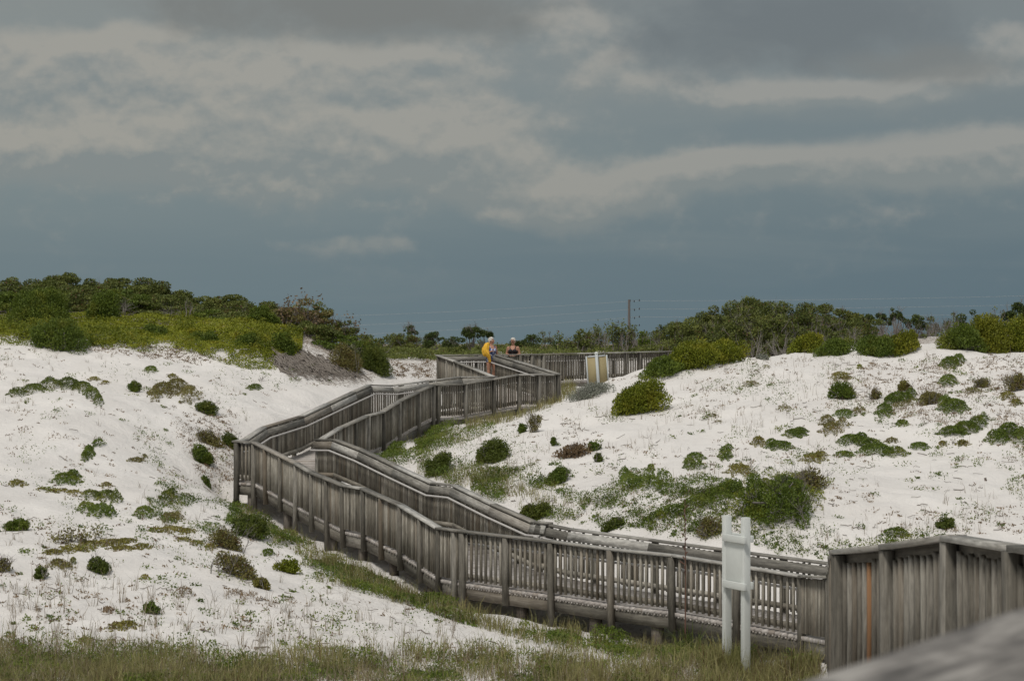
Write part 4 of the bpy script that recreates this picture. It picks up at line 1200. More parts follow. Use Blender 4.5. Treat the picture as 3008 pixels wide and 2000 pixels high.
for a in ((560, 650, 972, 1010, 'leafy hump rising from the middle of the creeping mat on the left dune'), (690, 770, 975, 1022, 'leafy hump toward the right of the creeping mat on the left dune'), (800, 872, 968, 1040, 'rounded green bush at the right end of the creeping mat'), (420, 500, 955, 990, 'leafy hump at the left of the creeping mat behind the drooping bush')):
    bush('shrub', *a[:4], 'green', a[4], 'shrub', K=10, cover=2.4, leaf=(0.065, 0.034))
bush('shrub', 1060, 1148, 1010, 1098, 'dark', 'dark rounded bush at the right foot of the left dune beside white sand', K=14, cover=3.0)
bush('shrub', 960, 1065, 1010, 1085, 'scrub', 'grey-brown shrub on the root-covered slope of the left dune', K=12, cover=1.4, twig=8)

# centre, far inland
GC = 'small trees on the flat beyond the boardwalk'
for x, yt, d, w, k, cr, cv, tw, lb in (
    (1165, 980, 118, 70, 'oak', .8, 1.2, 8, 'small bushy oak far off, nearest the left dune'), (1205, 956, 122, 46, 'pine', .32, 1.5, 8, 'leaning thin tree with one small flat top beyond the boardwalk'),
    (1190, 985, 116, 90, 'oak', .8, 1.5, 6, 'dark oak spreading below the leaning thin tree'), (1245, 990, 118, 70, 'oak', .85, .8, 10, 'half-bare grey oak left of the round dark tree'),
    (1285, 976, 115, 74, 'pine', .8, 2.0, 3, 'round dark tree beyond the left corner of the far boardwalk'), (1335, 990, 114, 70, 'pine', .7, 1.6, 6, 'low dark pine left of the flat-topped pine'),
    (1382, 961, 116, 80, 'pine', .36, 2.0, 4, 'flat-topped pine behind the person with the yellow towel'), (1425, 971, 117, 48, 'pine', .42, 2.0, 3, 'small slanting pine top just right of the flat-topped pine'),
    (1400, 1000, 120, 90, 'oak', .9, .7, 10, 'grey twiggy scrub below the flat-topped pine'), (1545, 984, 120, 100, 'pine', .75, 1.7, 4, 'broad low pine behind the person in black'),
    (1600, 975, 124, 60, 'oak', .75, .5, 12, 'thin nearly bare tree right of the person in black'), (1640, 1003, 118, 60, 'pine', .8, 1.4, 4, 'small dark bush on the flat left of the gap to the beach')):
    tree('small_tree', x, yt, d, w*1.15, k, lb, GC, K=16, cover=cv*1.0, crown=cr, twigs=tw+6, leaf=(0.075, 0.045), rel=.22)
# the grey thicket under the utility pole
GT = 'leafless grey thicket below the utility pole'
topT = prof([(1660,985),(1700,958),(1750,945),(1790,940),(1840,938),(1880,952),(1920,968),(1960,965),(2000,960)])
for i in range(22):
    x = 1668+i*15.5+gl.uniform(-6, 6)
    snag('bare_tree', x, topT(x)+gl.uniform(-4, 20), 1035, 'leafless grey tree tangled in the thicket below the utility pole', 'tree', GT, d=103+gl.uniform(0, 9), n=4, levels=3, r=0.026, fan=0.55, leaves='oak' if i % 3 == 0 else None, lcover=0.18, leafsz=(0.12, 0.06), wpx=58)
for x, yt, w, k, lb in ((1712, 968, 80, 'oak', 'olive-leaved tree at the left end of the grey thicket'), (1945, 955, 60, 'pine', 'dark little pine between the grey thicket and the right scrub hill'), (1895, 975, 70, 'green', 'green bush at the right end of the grey thicket')):
    tree('small_tree', x, yt, 101, w, k, lb, GC, K=10, cover=1.6, crown=.8, twigs=4)
# scrub hill right of centre
GR = 'oak scrub behind the right dune'
topR = prof([(1960,965),(2000,950),(2060,925),(2110,910),(2160,897),(2220,885),(2270,880),(2330,893),(2400,900),(2450,912),(2520,925)])
for row, (d, dy, step, w) in enumerate(((96, 0, 56, 210), (91, 20, 58, 190), (86, 44, 60, 170))):
    x = 1985+row*20
    while x < 2540:
        tw = gl.random() < 0.5
        tree('scrub_oak', x, topR(x)+dy+gl.uniform(-4, 8), d+gl.uniform(-1.5, 1.5), w*gl.uniform(.8, 1.15), 'oak', 'olive oak scrub with grey branches on the hill behind the right dune', GR, K=20, rel=.2, cover=1.3 if tw else 2.0, crown=.94, twigs=13 if tw else 6, leaf=(0.085, 0.05))
        x += step*gl.uniform(.8, 1.2)
for x, yt, yb, n, w, lb in ((2320, 868, 1010, 4, 70, 'bare branch tips sticking up above the scrub hill'), (2205, 930, 1012, 4, 90, 'pale twisted dead tree in the middle of the scrub hill'), (2290, 955, 1015, 5, 90, 'white dead branches at the foot of the scrub hill'), (2440, 905, 1010, 5, 80, 'grey dead tree at the right end of the scrub hill'), (2425, 945, 1015, 6, 70, 'bare bush between two bright shrubs on the right crest'), (2500, 950, 1015, 6, 90, 'grey branching bush beside the right bright shrub')):
    snag('bare_tree', x, yt, yb, lb, 'dead tree', None, d=84 if yt > 920 else 90, n=n, levels=3, r=0.03, fan=0.6, wpx=w)
GP = 'trees beyond the right dune'
for x, yt, w, k, cr, lb in ((2540, 924, 90, 'pine', .6, 'flat dark pine crown left of the round-headed pine'), (2588, 921, 60, 'pine', .5, 'small dark pine beside the round-headed pine'), (2632, 907, 62, 'pine', .5, 'round-headed pine standing above grey dead trees on the right'), (2690, 925, 70, 'pine', .6, 'dark pine just right of the round-headed pine'), (2740, 930, 70, 'oak', .8, 'greyish oak above the distant railing'),
                        (2850, 912, 90, 'pine', .7, 'dark pine rising over the large yellow-green bush'), (2985, 890, 110, 'pine', .45, 'dark flat-topped pine in the far right corner'), (2925, 905, 70, 'oak', .8, 'grey oak between two dark pines on the right'), (2800, 920, 70, 'oak', .8, 'twiggy oak left of the large yellow-green bush')):
    tree('pine_tree' if k == 'pine' else 'scrub_oak', x, yt, 118+gl.uniform(-3, 3), w, k, lb, GP, K=10, cover=1.8 if k == 'pine' else .7, crown=cr, twigs=4 if k == 'pine' else 14, leaf=(0.11, 0.06))
for i in range(16):
    x = 2560+i*17+gl.uniform(-7, 7)
    snag('bare_tree', x, 925+gl.uniform(-8, 28), 1010, 'leafless grey tree in the tangle beyond the right dune', 'tree', 'grey dead trees beyond the right dune', d=110+gl.uniform(3, 6), n=4, levels=3, r=0.032, fan=0.55, wpx=60)

# ------------------------------------------------------------------ bushes on the right crest
for x0, x1, yt, yb, k, K, lb in (
    (1880, 2010, 1042, 1108, 'green', 14, 'low left end of the long bright hedge-like shrubs on the right dune'), (1960, 2110, 1000, 1085, 'bright', 20, 'tall middle one of the long bright shrubs at the left of the right crest'),
    (2060, 2196, 993, 1068, 'bright', 18, 'right-hand one of the long bright shrubs, ending at a patch of sand'), (2106, 2146, 1034, 1066, 'yellow', 6, 'small yellowish bush on the sand under the long bright shrubs'),
    (2200, 2290, 1000, 1040, 'yellow', 10, 'low yellow-green shrub between the long shrubs and the crest knoll'), (2318, 2420, 972, 1036, 'bright', 14, 'bright shrub topping the middle of the right crest'),
    (2395, 2510, 985, 1044, 'green', 14, 'green shrub sloping down right from the middle of the right crest'), (2508, 2640, 984, 1044, 'green', 14, 'dark green shrub at the left of the pair before the grey trees'),
    (2600, 2712, 974, 1042, 'yellow', 14, 'yellow-green shrub just left of the distant railing'), (2766, 2900, 948, 1030, 'green', 22, 'green left shoulder of the large bush at the right edge'),
    (2836, 2985, 918, 1036, 'yellow', 30, 'large yellow-green bush near the right edge'), (2925, 3110, 913, 1036, 'bright', 34, 'large bright bush cut by the right edge')):
    bush('shrub', x0, x1, yt, yb, k, lb, 'shrub', 'bright shrubs along the right crest', K=K, cover=3.0, upright=0.9, leaf=(0.07, 0.032), stems=8)
bush('shrub', 1806, 1962, 1108, 1216, 'bright', 'large bright green bush alone on the sand in front of the tan notice board', 'shrub', K=34, cover=3.4, upright=0.9, leaf=(0.065, 0.032), rel=0.26, depth=0.75, stems=8)

# ------------------------------------------------------------------ rounded bushes
B = [
 (374,418,1112,1152,'green',6,'small heart-shaped green bush on a thin stem on the left slope'),
 (572,637,1172,1217,'dark',8,'rounded dark bush at the right foot of the grey-green mound on the left slope'),
 (562,627,1308,1364,'green',9,'round green bush left of the boardwalk corner, below the dark twiggy one'),
 (575,655,1260,1306,'scrub',9,'dark twiggy bush above the round green bush left of the boardwalk corner'),
 (651,708,1268,1318,'dark',8,'dark bush against the outside of the upper boardwalk corner'),
 (592,623,1399,1426,'green',5,'small neat green bush left of the boardwalk corner post'),
 (6,86,1520,1560,'green',9,'round green cushion near the left edge at mid height'),
 (611,712,1542,1612,'scrub',12,'round bush with a hollow twiggy middle near the boardwalk'),
 (257,328,1633,1685,'dark',10,'round dark green bush with a brown rim low on the left'),
 (100,143,1658,1700,'dark',7,'small round bush left of the sprawling low bush at lower left'),
 (-20,37,1632,1682,'scrub',7,'brownish bush cut by the left edge'),
 (625,752,1618,1694,'scrub',14,'large loose greyish bush between the hollow bush and the boardwalk'),
 (422,471,1764,1804,'green',7,'small bright bush in the lower left foreground'),
 (808,884,1638,1684,'bright',9,'bright green bush at the tip of the greenery beside the boardwalk'),
 (672,790,1505,1578,'dark',14,'dark low bush under the upper boardwalk corner'),
 (742,795,1688,1730,'olive',7,'small olive bush in front of the large loose greyish bush'),
 (1392,1494,1286,1360,'dark',14,'rounded deep green bush in the hollow between boardwalk and right dune'),
 (1240,1333,1328,1396,'dark',12,'dark green bush in the hollow close behind the boardwalk rail'),
 (1519,1549,1238,1272,'green',5,'small green bush at the top of the hollow near the far railing'),
 (1596,1678,1370,1420,'green',9,'green bush with yellow sprays on the lower left of the right dune'),
 (1722,1767,1293,1324,'green',5,'little green bush right of the brown dead bush'),
 (1738,1770,1326,1357,'dark',5,'little dark bush below the brown dead bush'),
 (1765,1832,1520,1560,'dark',8,'small round dark bush just behind the low boardwalk rail'),
 (2045,2126,1512,1578,'scrub',10,'scrubby reddish bush behind the top of the white sign'),
 (2750,2811,1512,1553,'dark',8,'small round dark bush alone above the near railing'),
 (2435,2509,1118,1174,'green',11,'round green bush in the middle of the right dune, under a brown tuft'),
 (2553,2588,1138,1175,'scrub',6,'small upright dark bush right of the round green bush'),
 (2637,2675,1114,1150,'olive',6,'brown-topped little bush above a green mat on the right dune'),
 (2860,2905,1108,1140,'scrub',5,'small brownish bush under the large bush near the right edge'),
 (1525,1620,1476,1528,'dark',10,'dark green bush hugging the far rail of the middle ramp'),
 (2690,2760,1146,1190,'scrub',7,'brownish loose bush above a green mat right of centre on the right dune'),
 (2945,3020,1094,1150,'scrub',9,'brown-green bush cut by the right edge below the crest'),
 (1617,1636,1278,1310,'green',4,'tiny upright green plant left of the brown dead bush'),
 (2215,2260,1040,1056,'silver',4,'tiny pale plant on the bare crest of the right dune'),
]
for x0, x1, yt, yb, k, K, lb in B:
    bush('shrub', x0, x1, yt, yb, k, lb, 'shrub', 'rounded shrubs on the dunes', K=K, cover=2.9 if k not in ('scrub',) else 1.3, leaf=(0.05, 0.024), twig=10 if k == 'scrub' else 2, rel=.24)
bush('shrub', 1672, 1800, 1120, 1170, 'silver', 'silvery grey bush at the foot of the tan notice board', 'shrub', K=14, cover=1.3, leaf=(0.05, 0.025), twig=6)
bush('shrub', 1635, 1730, 1298, 1345, 'brown', 'dead bush with curled tan leaves on the right dune', 'dead shrub', K=9, cover=1.6, leaf=(0.06, 0.035), twig=5)
bush('shrub', 1552, 1592, 1205, 1270, 'scrub', 'tall reddish brown weed near the end of the far railing', 'weed', K=6, cover=1.0, leaf=(0.05, 0.02), twig=6)
bush('shrub', 2170, 2392, 1392, 1535, 'green', 'biggest mass of green scrub low on the right dune behind the white sign', 'shrub', K=30, cover=1.25, leaf=(0.055, 0.027), twig=30, rel=0.12, depth=1.7, stems=9)
M([(2190,1480,60,40),(2230,1530,50,26),(2330,1430,80,36),(2250,1440,50,28),(2390,1470,30,26)], 'bright', 'brighter low growth spreading under the biggest green scrub', h=.22, rag=.8, cover=1.5)
bush('shrub', 2330, 2425, 1368, 1440, 'scrub', 'brown spiky dead-tipped bush on the shoulder of the biggest green scrub', 'shrub', K=10, cover=1.2, leaf=(0.06, 0.022), twig=14)

# ------------------------------------------------------------------ mats and cushions
M([(50,1158,30,9),(100,1146,36,11),(150,1136,36,12),(200,1132,34,13),(240,1140,30,14),(270,1160,22,16),(290,1182,14,13)], 'dark', 'long arched green mat along a sand ridge at left', h=.22)
M([(480,1150,36,20),(520,1140,38,20),(555,1165,32,20),(455,1165,22,15)], 'scrub', 'grey-green mound on the left slope, right of the heart-shaped bush', h=.4, cover=2.8)
M([(443,1088,20,9)], 'green', 'small dark cushion high on the left slope above the heart-shaped bush', h=.15)
M([(506,1105,14,6)], 'olive', 'tiny brownish cushion right of the heart-shaped bush', h=.1)
M([(748,1139,23,8)], 'green', 'small green mat on the sand left of the upper ramp', h=.12)
M([(277,1114,18,6),(310,1124,12,5)], 'olive', 'pair of thin flat mats left of the heart-shaped bush', h=.1)
M([(262,1330,17,20),(250,1345,12,12),(290,1306,20,7)], 'green', 'hook-shaped green mat on the left slope at mid height', h=.16)
M([(400,1352,26,7),(425,1342,10,6)], 'scrub', 'thin reddish tuft right of the hook-shaped mat', h=.1)
M([(50,1421,27,10)], 'olive', 'flat olive mat near the left edge, above the round cushion', h=.1)
M([(195,1412,42,15),(215,1402,22,12)], 'green', 'domed green mat on the left slope', h=.2)
M([(313,1426,20,8)], 'scrub', 'small ragged brown-green tuft right of the domed mat', h=.12)
M([(270,1458,32,10),(310,1462,34,13),(340,1472,20,10)], 'dark', 'dark mat at the right end of a thin trailing strip on the left', h=.2)
M([(130,1438,24,5),(175,1442,34,6),(220,1448,26,6)], 'olive', 'thin trailing strip of olive plants leading to the dark mat', h=.1)
M([(494,1458,24,11),(505,1450,16,8)], 'dark', 'small dark mat left of the boardwalk corner bush', h=.16)
M([(255,1495,28,14),(295,1505,38,17),(325,1515,16,9)], 'green', 'irregular green mat with brown edges, left of centre of the left dune', h=.2)
M([(425,1510,32,15)], 'green', 'rounded green mat right of the irregular brown-edged mat', h=.18)
M([(500,1522,34,12),(520,1520,18,14)], 'scrub', 'grey scrubby mat left of the hollow twiggy bush', h=.16)
M([(460,1556,24,8),(510,1556,46,11),(550,1562,26,8)], 'olive', 'flat olive carpet left of the hollow twiggy bush', h=.07)
M([(160,1622,34,8),(220,1612,50,12),(270,1600,40,12),(330,1594,46,10),(370,1588,40,7)], 'olive', 'long olive carpet sweeping across the lower left slope', h=.07)
M([(360,1610,40,9),(420,1606,30,9)], 'olive', 'short olive carpet below the long sweeping one', h=.07)
M([(540,1586,26,6),(580,1596,24,7),(620,1608,20,9)], 'olive', 'curved olive strip under the hollow twiggy bush', h=.09)
M([(168,1660,28,13),(195,1668,20,9)], 'scrub', 'low sprawling bush beside the small round bush at lower left', h=.2)
M([(215,1652,10,8)], 'dark', 'tiny green tuft between the sprawling bush and the round dark bush', h=.12)
M([(787,1625,19,9)], 'green', 'little bright mat on the sand slope beside the middle ramp', h=.12)
M([(340,1842,28,12),(375,1838,30,13)], 'olive', 'flat brownish-green mat in the lower left foreground', h=.1)
M([(250,1882,26,10)], 'olive', 'smaller olive mat just above the foreground grass at left', h=.08)
M([(425,1698,14,8)], 'olive', 'tiny yellowish rosette right of the round dark bush', h=.1)
M([(540,1745,30,14)], 'brown', 'grey withered clump on the sand in the left foreground', h=.16, cover=1.2, leaf=(.07,.012))
M([(690,1748,30,8),(735,1758,36,8)], 'brown', 'curled dry brown clump on the sand in the left foreground', h=.12, cover=1.2, leaf=(.08,.012))
M([(318,1794,18,8)], 'brown', 'small reddish dead tuft left of the small bright bush', h=.08)
# right dune
M([(2790,1070,30,15),(2815,1060,20,12)], 'green', 'green mat just under the left side of the large right-hand bush', h=.22)
M([(2470,1108,32,12)], 'olive', 'brown tuft on top of the round green bush of the right dune', h=.2)
M([(2645,1170,42,14),(2620,1178,24,10),(2675,1162,18,10)], 'green', 'green mat below the brown-topped little bush on the right dune', h=.18)
M([(2785,1122,28,15)], 'green', 'green cushion below the mat under the large right-hand bush', h=.2)
M([(2800,1198,44,20),(2775,1185,22,12)], 'green', 'large green mat below the brownish loose bush', h=.24)
M([(2740,1168,34,13)], 'scrub', 'brown sprawling tuft at the left of the large green mat', h=.2)
M([(2480,1218,30,12)], 'green', 'small green mat left of centre on the right dune', h=.15)
M([(2525,1208,22,12)], 'scrub', 'brown tuft touching the small green mat', h=.15, cover=1.6)
M([(2598,1210,27,18)], 'green', 'rounded green mat in the middle of the right dune', h=.2)
M([(2635,1195,22,10),(2665,1186,20,9)], 'scrub', 'trail of brown sprigs right of the rounded green mat', h=.14, cover=1.4)
M([(2651,1245,19,10)], 'green', 'small oval mat below the rounded green mat', h=.13)
M([(2440,1262,30,20),(2430,1240,24,12),(2475,1252,20,11)], 'scrub', 'dark scrubby cushion left of centre on the right dune', h=.28, cover=2.4)
M([(2335,1275,34,13),(2350,1268,22,10)], 'green', 'low mat left of the dark scrubby cushion', h=.15)
M([(2505,1296,44,15),(2530,1290,24,10)], 'green', 'upper lobe of the long double mat on the right dune', h=.2)
M([(2570,1325,50,15),(2630,1334,40,10),(2560,1312,34,12)], 'green', 'lower lobe of the long double mat on the right dune', h=.2)
M([(2620,1295,20,8)], 'scrub', 'small brown-green tuft above the long double mat', h=.12)
M([(2800,1272,44,13),(2840,1262,40,15),(2870,1250,28,12),(2890,1236,14,8)], 'green', 'long rising green mat toward the right edge', h=.24)
M([(2930,1290,36,18),(2965,1275,38,18),(3000,1290,30,16)], 'green', 'broad green mat cut by the right edge', h=.26)
M([(2700,1313,30,11)], 'green', 'flat mat between the double mat and the rising mat', h=.13)
M([(2828,1303,20,9),(2770,1305,14,7)], 'olive', 'small olive mat under the rising green mat', h=.12)
M([(2228,1300,20,14)], 'olive', 'round olive mat at the left of the right dune middle', h=.2)
M([(2290,1312,40,13),(2265,1305,18,10)], 'green', 'spreading mat right of the round olive mat', h=.15)
M([(2042,1345,30,9),(2025,1365,20,16),(2050,1374,24,8)], 'green', 'ring-shaped mat with a sandy middle on the right dune', h=.16)
M([(2130,1335,20,20),(2140,1318,14,7)], 'green', 'narrow green mat right of the ring-shaped mat', h=.16)
M([(2172,1382,38,18)], 'olive', 'domed olive mat left of the biggest green scrub', h=.2)
M([(2388,1348,36,14),(2410,1338,20,10)], 'olive', 'olive mat above the biggest green scrub', h=.18)
M([(2480,1336,30,9)], 'green', 'thin mat left of the lower lobe of the double mat', h=.1)
M([(1912,1377,12,11)], 'green', 'tiny green tuft on the sand below the large lone bush', h=.14)
M([(1850,1420,36,22),(1900,1425,50,16),(1950,1415,26,12),(1835,1400,18,12)], 'green', 'wide loose mat at the lower left of the right dune', h=.26)
M([(1930,1525,34,9),(1985,1512,50,10),(2050,1490,50,14),(2110,1465,46,18),(2150,1440,36,22)], 'green', 'tail of greenery trailing left from the biggest green scrub', h=.22)
M([(2250,1080,14,5),(2205,1130,26,8)], 'scrub', 'brown spiky tuft high on the left of the right dune', h=.16, cover=1.4)
M([(2305,1200,22,10)], 'scrub', 'brown sprig clump left of the scrubby cushion', h=.14, cover=1.4)
M([(2525,1080,9,6)], 'yellow', 'tiny bright plant on bare sand under the right crest', h=.14)
M([(2630,1570,40,10)], 'green', 'leafy mat showing above the top of the near railing', h=.2)
M([(2090,1222,20,6),(2110,1240,12,5)], 'scrub', 'few dark sprigs on open sand of the upper right dune', h=.1, cover=1.2)
M([(2960,1165,26,12),(2985,1185,20,10)], 'olive', 'brown-green tufts below the bush cut by the right edge', h=.18)
M([(2860,1150,30,10),(2890,1130,24,9)], 'scrub', 'dry brown tangle under the large right-hand bush', h=.15, cover=1.4)
# bare sprawling branches on the sand
snag('fallen_branch', 240, 1545, 1597, 'bare grey sprawling branches on the left slope', 'branch', n=6, levels=2, r=0.02, fan=1.6, spread=0.8, leaves='scrub', lcover=.5, leafsz=(.05,.03), wpx=130)
snag('fallen_branch', 270, 1632, 1662, 'dark crooked twigs lying above the round dark bush', 'branch', n=4, levels=2, r=0.016, fan=2.0, spread=0.8, wpx=110)
snag('fallen_branch', 755, 1092, 1118, 'thin angular twig lying on sand left of the upper ramp', 'branch', n=2, levels=2, r=0.016, fan=2.0, wpx=70)
snag('stump', 2894, 1392, 1418, 'short dead stub standing on open sand at the right', 'stump', n=1, levels=1, r=0.05, fan=.1, mat=TWIGD)
# tall dead flower stalk in front of the low run, and a spiky clump at its foot
g_ = seed(); X_, Y_, Z_, _ = ground_px([2012], [1895])
d_ = min(float(Y_[0]), 36.5); bx_ = (2012-1504)/FPX*d_; bz_ = float(hgt(bx_, d_)[0])
st = empty('flower_stalk', (bx_, d_, bz_)); tag(st, 'tall thin reddish stalk in front of the low boardwalk run, rising from a spiky clump', 'plant')
hs = EYE-(1478-HZ)/FPX*d_-bz_
Vs, Fs = tube_mesh([(np.array([(0, 0, -.1), (.01, 0, hs*.5), (0, 0, hs)]), np.array([.012, .010, .005]))]+[((np.array([(0, 0, hs*f), (g_.normal(0, .03), g_.normal(0, .03), hs*f+.05)])), np.array([.006, .012])) for f in np.linspace(.55, 1, 16)], 5)
link('stalk', np_mesh('stalk', Vs, Fs, M_plain('red_stalk', (.13, .07, .05), .8, .2)), st)
c = Cover(); nb = 70
blades(c, g_.normal(0, .08, nb), g_.normal(0, .08, nb), np.zeros(nb), .55, .022, g_, .8, .2)
link('foliage', np_mesh('foliage', np.concatenate(c.V), np.concatenate(c.F), LEAF['dark'], {'tint': np.concatenate(c.A)}), st)

# ------------------------------------------------------------------ uncountable cover
sandL = [(-330,1030),(0,1005),(300,1000),(560,1035),(860,1045),(1010,1120),(1140,1110),(1000,1130),(840,1140),(690,1280),(690,1480),(1000,1640),(1300,1800),(1500,1900),(1500,1960),(-330,1960)]
sandR = [(1640,1190),(1800,1118),(2000,1066),(2300,1042),(3008,1040),(3350,1050),(3350,1600),(2800,1565),(2480,1600),(2450,1640),(2000,1570),(1600,1520),(1180,1360),(1040,1320),(1300,1240),(1520,1240)]
patch = lambda sc, sd, lo, hi: (lambda x, y: np.clip((fbm(x/sc, y/sc*2.2, sd, 3)+0.5-lo)/(hi-lo), 0, 1))
# bright creeping mat over the lip of the left dune
c = Cover()
lip = [(-50,1000),(-50,940),(240,930),(330,930),(600,932),(860,935),(890,990),(885,1060),(800,1078),(700,1072),(600,1068),(540,1052),(430,1034),(320,1020),(240,1022),(100,1016),(-50,1020)]
ln_ = lambda x, y: np.clip((np.interp(x, [0, 240, 430, 600, 875], [1012, 1008, 1022, 1052, 1056])-y+42*fbm(x/70, y/35, 87, 3))/16, 0, 1)
leafcover(c, lip, 60000, (0.02, 0.26), (0.068, 0.04), mask=ln_, tint=0.78)
leafcover(c, lip, 8000, (0.15, 0.42), (0.07, 0.038), mask=lambda x, y: ln_(x, y)*patch(55, 89, .55, .75)(x, y), tint=0.4)
leafcover(c, [(560,1030),(880,1030),(890,1090),(720,1085),(640,1065)], 3000, (0.0, 0.10), (0.055, 0.034), mask=patch(60, 3, .35, .75), tint=.6)
leafcover(c, [(0,985),(330,985),(560,1020),(520,1045),(240,1020),(0,1015)], 2500, (0.0, 0.10), (0.05, 0.03), mask=patch(60, 8, .4, .8), tint=.5)
c.build('creeping_ground_cover', 'bright', 'bright green creeping mat spilling over the lip of the left dune')
# greenery along the outside of the walk
c = Cover(); cg = Cover()
edge = [(880,1660),(960,1640),(1060,1680),(1180,1715),(1300,1770),(1480,1830),(1750,1860),(2050,1900),(2420,1935),(2460,1990),(2200,1990),(1900,1940),(1600,1900),(1350,1830),(1200,1780),(1050,1740),(900,1700)]
leafcover(c, edge, 17000, (0.0, 0.24), (0.055, 0.026), mask=patch(90, 21, .25, .65), tint=.45)
leafcover(c, [(690,1470),(780,1530),(900,1570),(960,1620),(900,1640),(760,1590),(660,1540)], 6500, (0.0, 0.24), (0.055, 0.026), mask=patch(60, 22, .2, .6), tint=.4)
hollow = [(1000,1320),(1130,1262),(1260,1235),(1400,1228),(1460,1260),(1330,1320),(1280,1340),(1400,1370),(1560,1380),(1640,1440),(1740,1470),(1700,1530),(1560,1525),(1440,1470),(1250,1400),(1080,1350)]
leafcover(c, hollow, 15000, (0.0, 0.26), (0.055, 0.026), mask=patch(80, 23, .22, .65), tint=.42)
leafcover(c, [(1080,1335),(1130,1265),(1250,1235),(1380,1230),(1330,1262),(1240,1330),(1130,1350)], 12000, (0.02, 0.30), (0.06, 0.03), mask=patch(60, 25, .1, .5), tint=.6)
c.build('trailing_greenery', 'green', 'low green plants crowding along the foot of the boardwalk')
grasscover(cg, edge, 4200, (0.15, 0.42), 0.010, mask=patch(70, 31, .35, .7), lean=.7)
grasscover(cg, [(690,1480),(820,1545),(960,1620),(1300,1790),(1260,1800),(900,1640),(700,1560)], 1500, (0.15, 0.35), 0.010, mask=patch(60, 32, .3, .7), lean=.7)
grasscover(cg, hollow, 3000, (0.10, 0.32), 0.011, mask=patch(60, 33, .35, .7), lean=.7)
grasscover(cg, [(1330,1225),(1420,1190),(1620,1160),(1660,1180),(1500,1240),(1380,1262)], 3000, (0.15, 0.38), 0.013, lean=.6)
grasscover(cg, [(1640,1120),(1680,1120),(1700,1165),(1620,1180)], 800, (0.15, 0.4), 0.014, lean=.4)
cg.build('boardwalk_edge_grass', 'grass', 'thin olive grass along the boardwalk edges')
# foreground grass
c = Cover()
fgm = lambda x, y: np.clip((y-np.interp(x, [0, 250, 500, 700, 950, 1200, 1600, 2000, 2450], [1850, 1872, 1890, 1905, 1895, 1900, 1880, 1895, 1890])-55*fbm(x/150, y/60, 61, 3))/85, 0, 1)**1.3
grasscover(c, [(-60,1820),(2700,1820),(2700,2055),(-60,2055)], 11000, (0.05, 0.20), 0.0085, mask=lambda x, y: fgm(x, y)*patch(150, 63, .40, .66)(x, y), tuft=2, lean=.9, spread=.05, tint=.6)
grasscover(c, [(-60,1830),(520,1860),(640,1990),(520,2055),(-60,2055)], 3000, (0.10, 0.30), 0.0085, tuft=2, lean=.85, tint=.5, mask=fgm)
grasscover(c, [(2100,1880),(2500,1860),(2500,2055),(2050,2055)], 4200, (0.15, 0.48), 0.010, mask=patch(90, 67, .3, .6), tuft=2, lean=.8, tint=.55)
grasscover(c, [(-60,1850),(2500,1850),(2500,2055),(-60,2055)], 700, (0.15, 0.42), 0.009, mask=lambda x, y: fgm(x, y)*patch(120, 65, .4, .75)(x, y), tuft=10, lean=.6, spread=.06, tint=.75)
c.build('foreground_grass', 'grass', 'band of olive and brown grass along the bottom foreground')
c = Cover()
grasscover(c, [(-60,1840),(2700,1840),(2700,2055),(-60,2055)], 9000, (0.10, 0.34), 0.008, mask=fgm, lean=1.0)
grasscover(c, sandL, 260, (0.10, 0.32), 0.008, mask=patch(160, 41, .35, .75), tuft=6, lean=.8, spread=.03)
grasscover(c, [(0,1700),(1300,1800),(1500,1900),(1400,1960),(0,1960)], 170, (0.15, 0.45), 0.007, tuft=7, lean=.8, spread=.03)
grasscover(c, sandR, 900, (0.10, 0.32), 0.008, mask=patch(170, 43, .3, .7), tuft=4, lean=.45, spread=.05)
c.build('dry_grass', 'straw', 'sparse dry straw tufts dotting the dunes')
c = Cover()
leafcover(c, [(-60,1860),(2500,1860),(2500,2055),(-60,2055)], 30000, (0.0, 0.17), (0.05, 0.018), mask=lambda x, y: fgm(x, y)*patch(110, 51, .25, .6)(x, y), tint=.5)
g = seed()
leafcover(c, [(-60,1900),(2500,1900),(2500,2055),(-60,2055)], 9000, (0.0, 0.22), (0.055, 0.02), mask=lambda x, y: fgm(x, y)*patch(70, 53, .55, .75)(x, y), tint=.75)
c.build('foreground_herbs', 'green', 'patches of low green herbs within the foreground grass')
# scattered little plants and litter over the sand
def sprigs(c, poly, n, per, rad, h, leaf, mask, seedv, tint=.5):
    g = np.random.default_rng(seedv)
    px, py = sample_px(poly, n, g, mask)
    x, y, z, ok = ground_px(px, py); ok &= clear_of_walk(x, y, .1); x, y = x[ok], y[ok]
    s = np.repeat(g.uniform(.4, 1.3, len(x))**1.3, per)
    x2 = np.repeat(x, per)+g.normal(0, rad, len(s))*s; y2 = np.repeat(y, per)+g.normal(0, rad, len(s))*s
    P = np.stack([x2, y2, hgt(x2, y2)+h*s*g.random(len(s))+.005], 1)
    V, F = leaf_quads(P, g.normal(size=P.shape)*.8+np.array((0, -.1, .3)), leaf[0]*g.uniform(.7, 1.3, len(P)), leaf[1], g)
    c.add(V, F, np.clip(tint+np.repeat(g.normal(0, .2, len(x)), per)+g.normal(0, .12, len(P)), 0, 1))
c = Cover()
sprigs(c, sandL, 190, 26, .085, .10, (.05, .026), patch(150, 71, .3, .7), 71)
sprigs(c, sandR, 300, 26, .095, .10, (.05, .026), patch(130, 73, .3, .7), 72)
sprigs(c, [(1700,1540),(2000,1400),(2160,1420),(2180,1560),(2450,1610),(2700,1570),(2800,1575),(2450,1650),(2000,1575)], 340, 20, .08, .08, (.05, .026), None, 73)
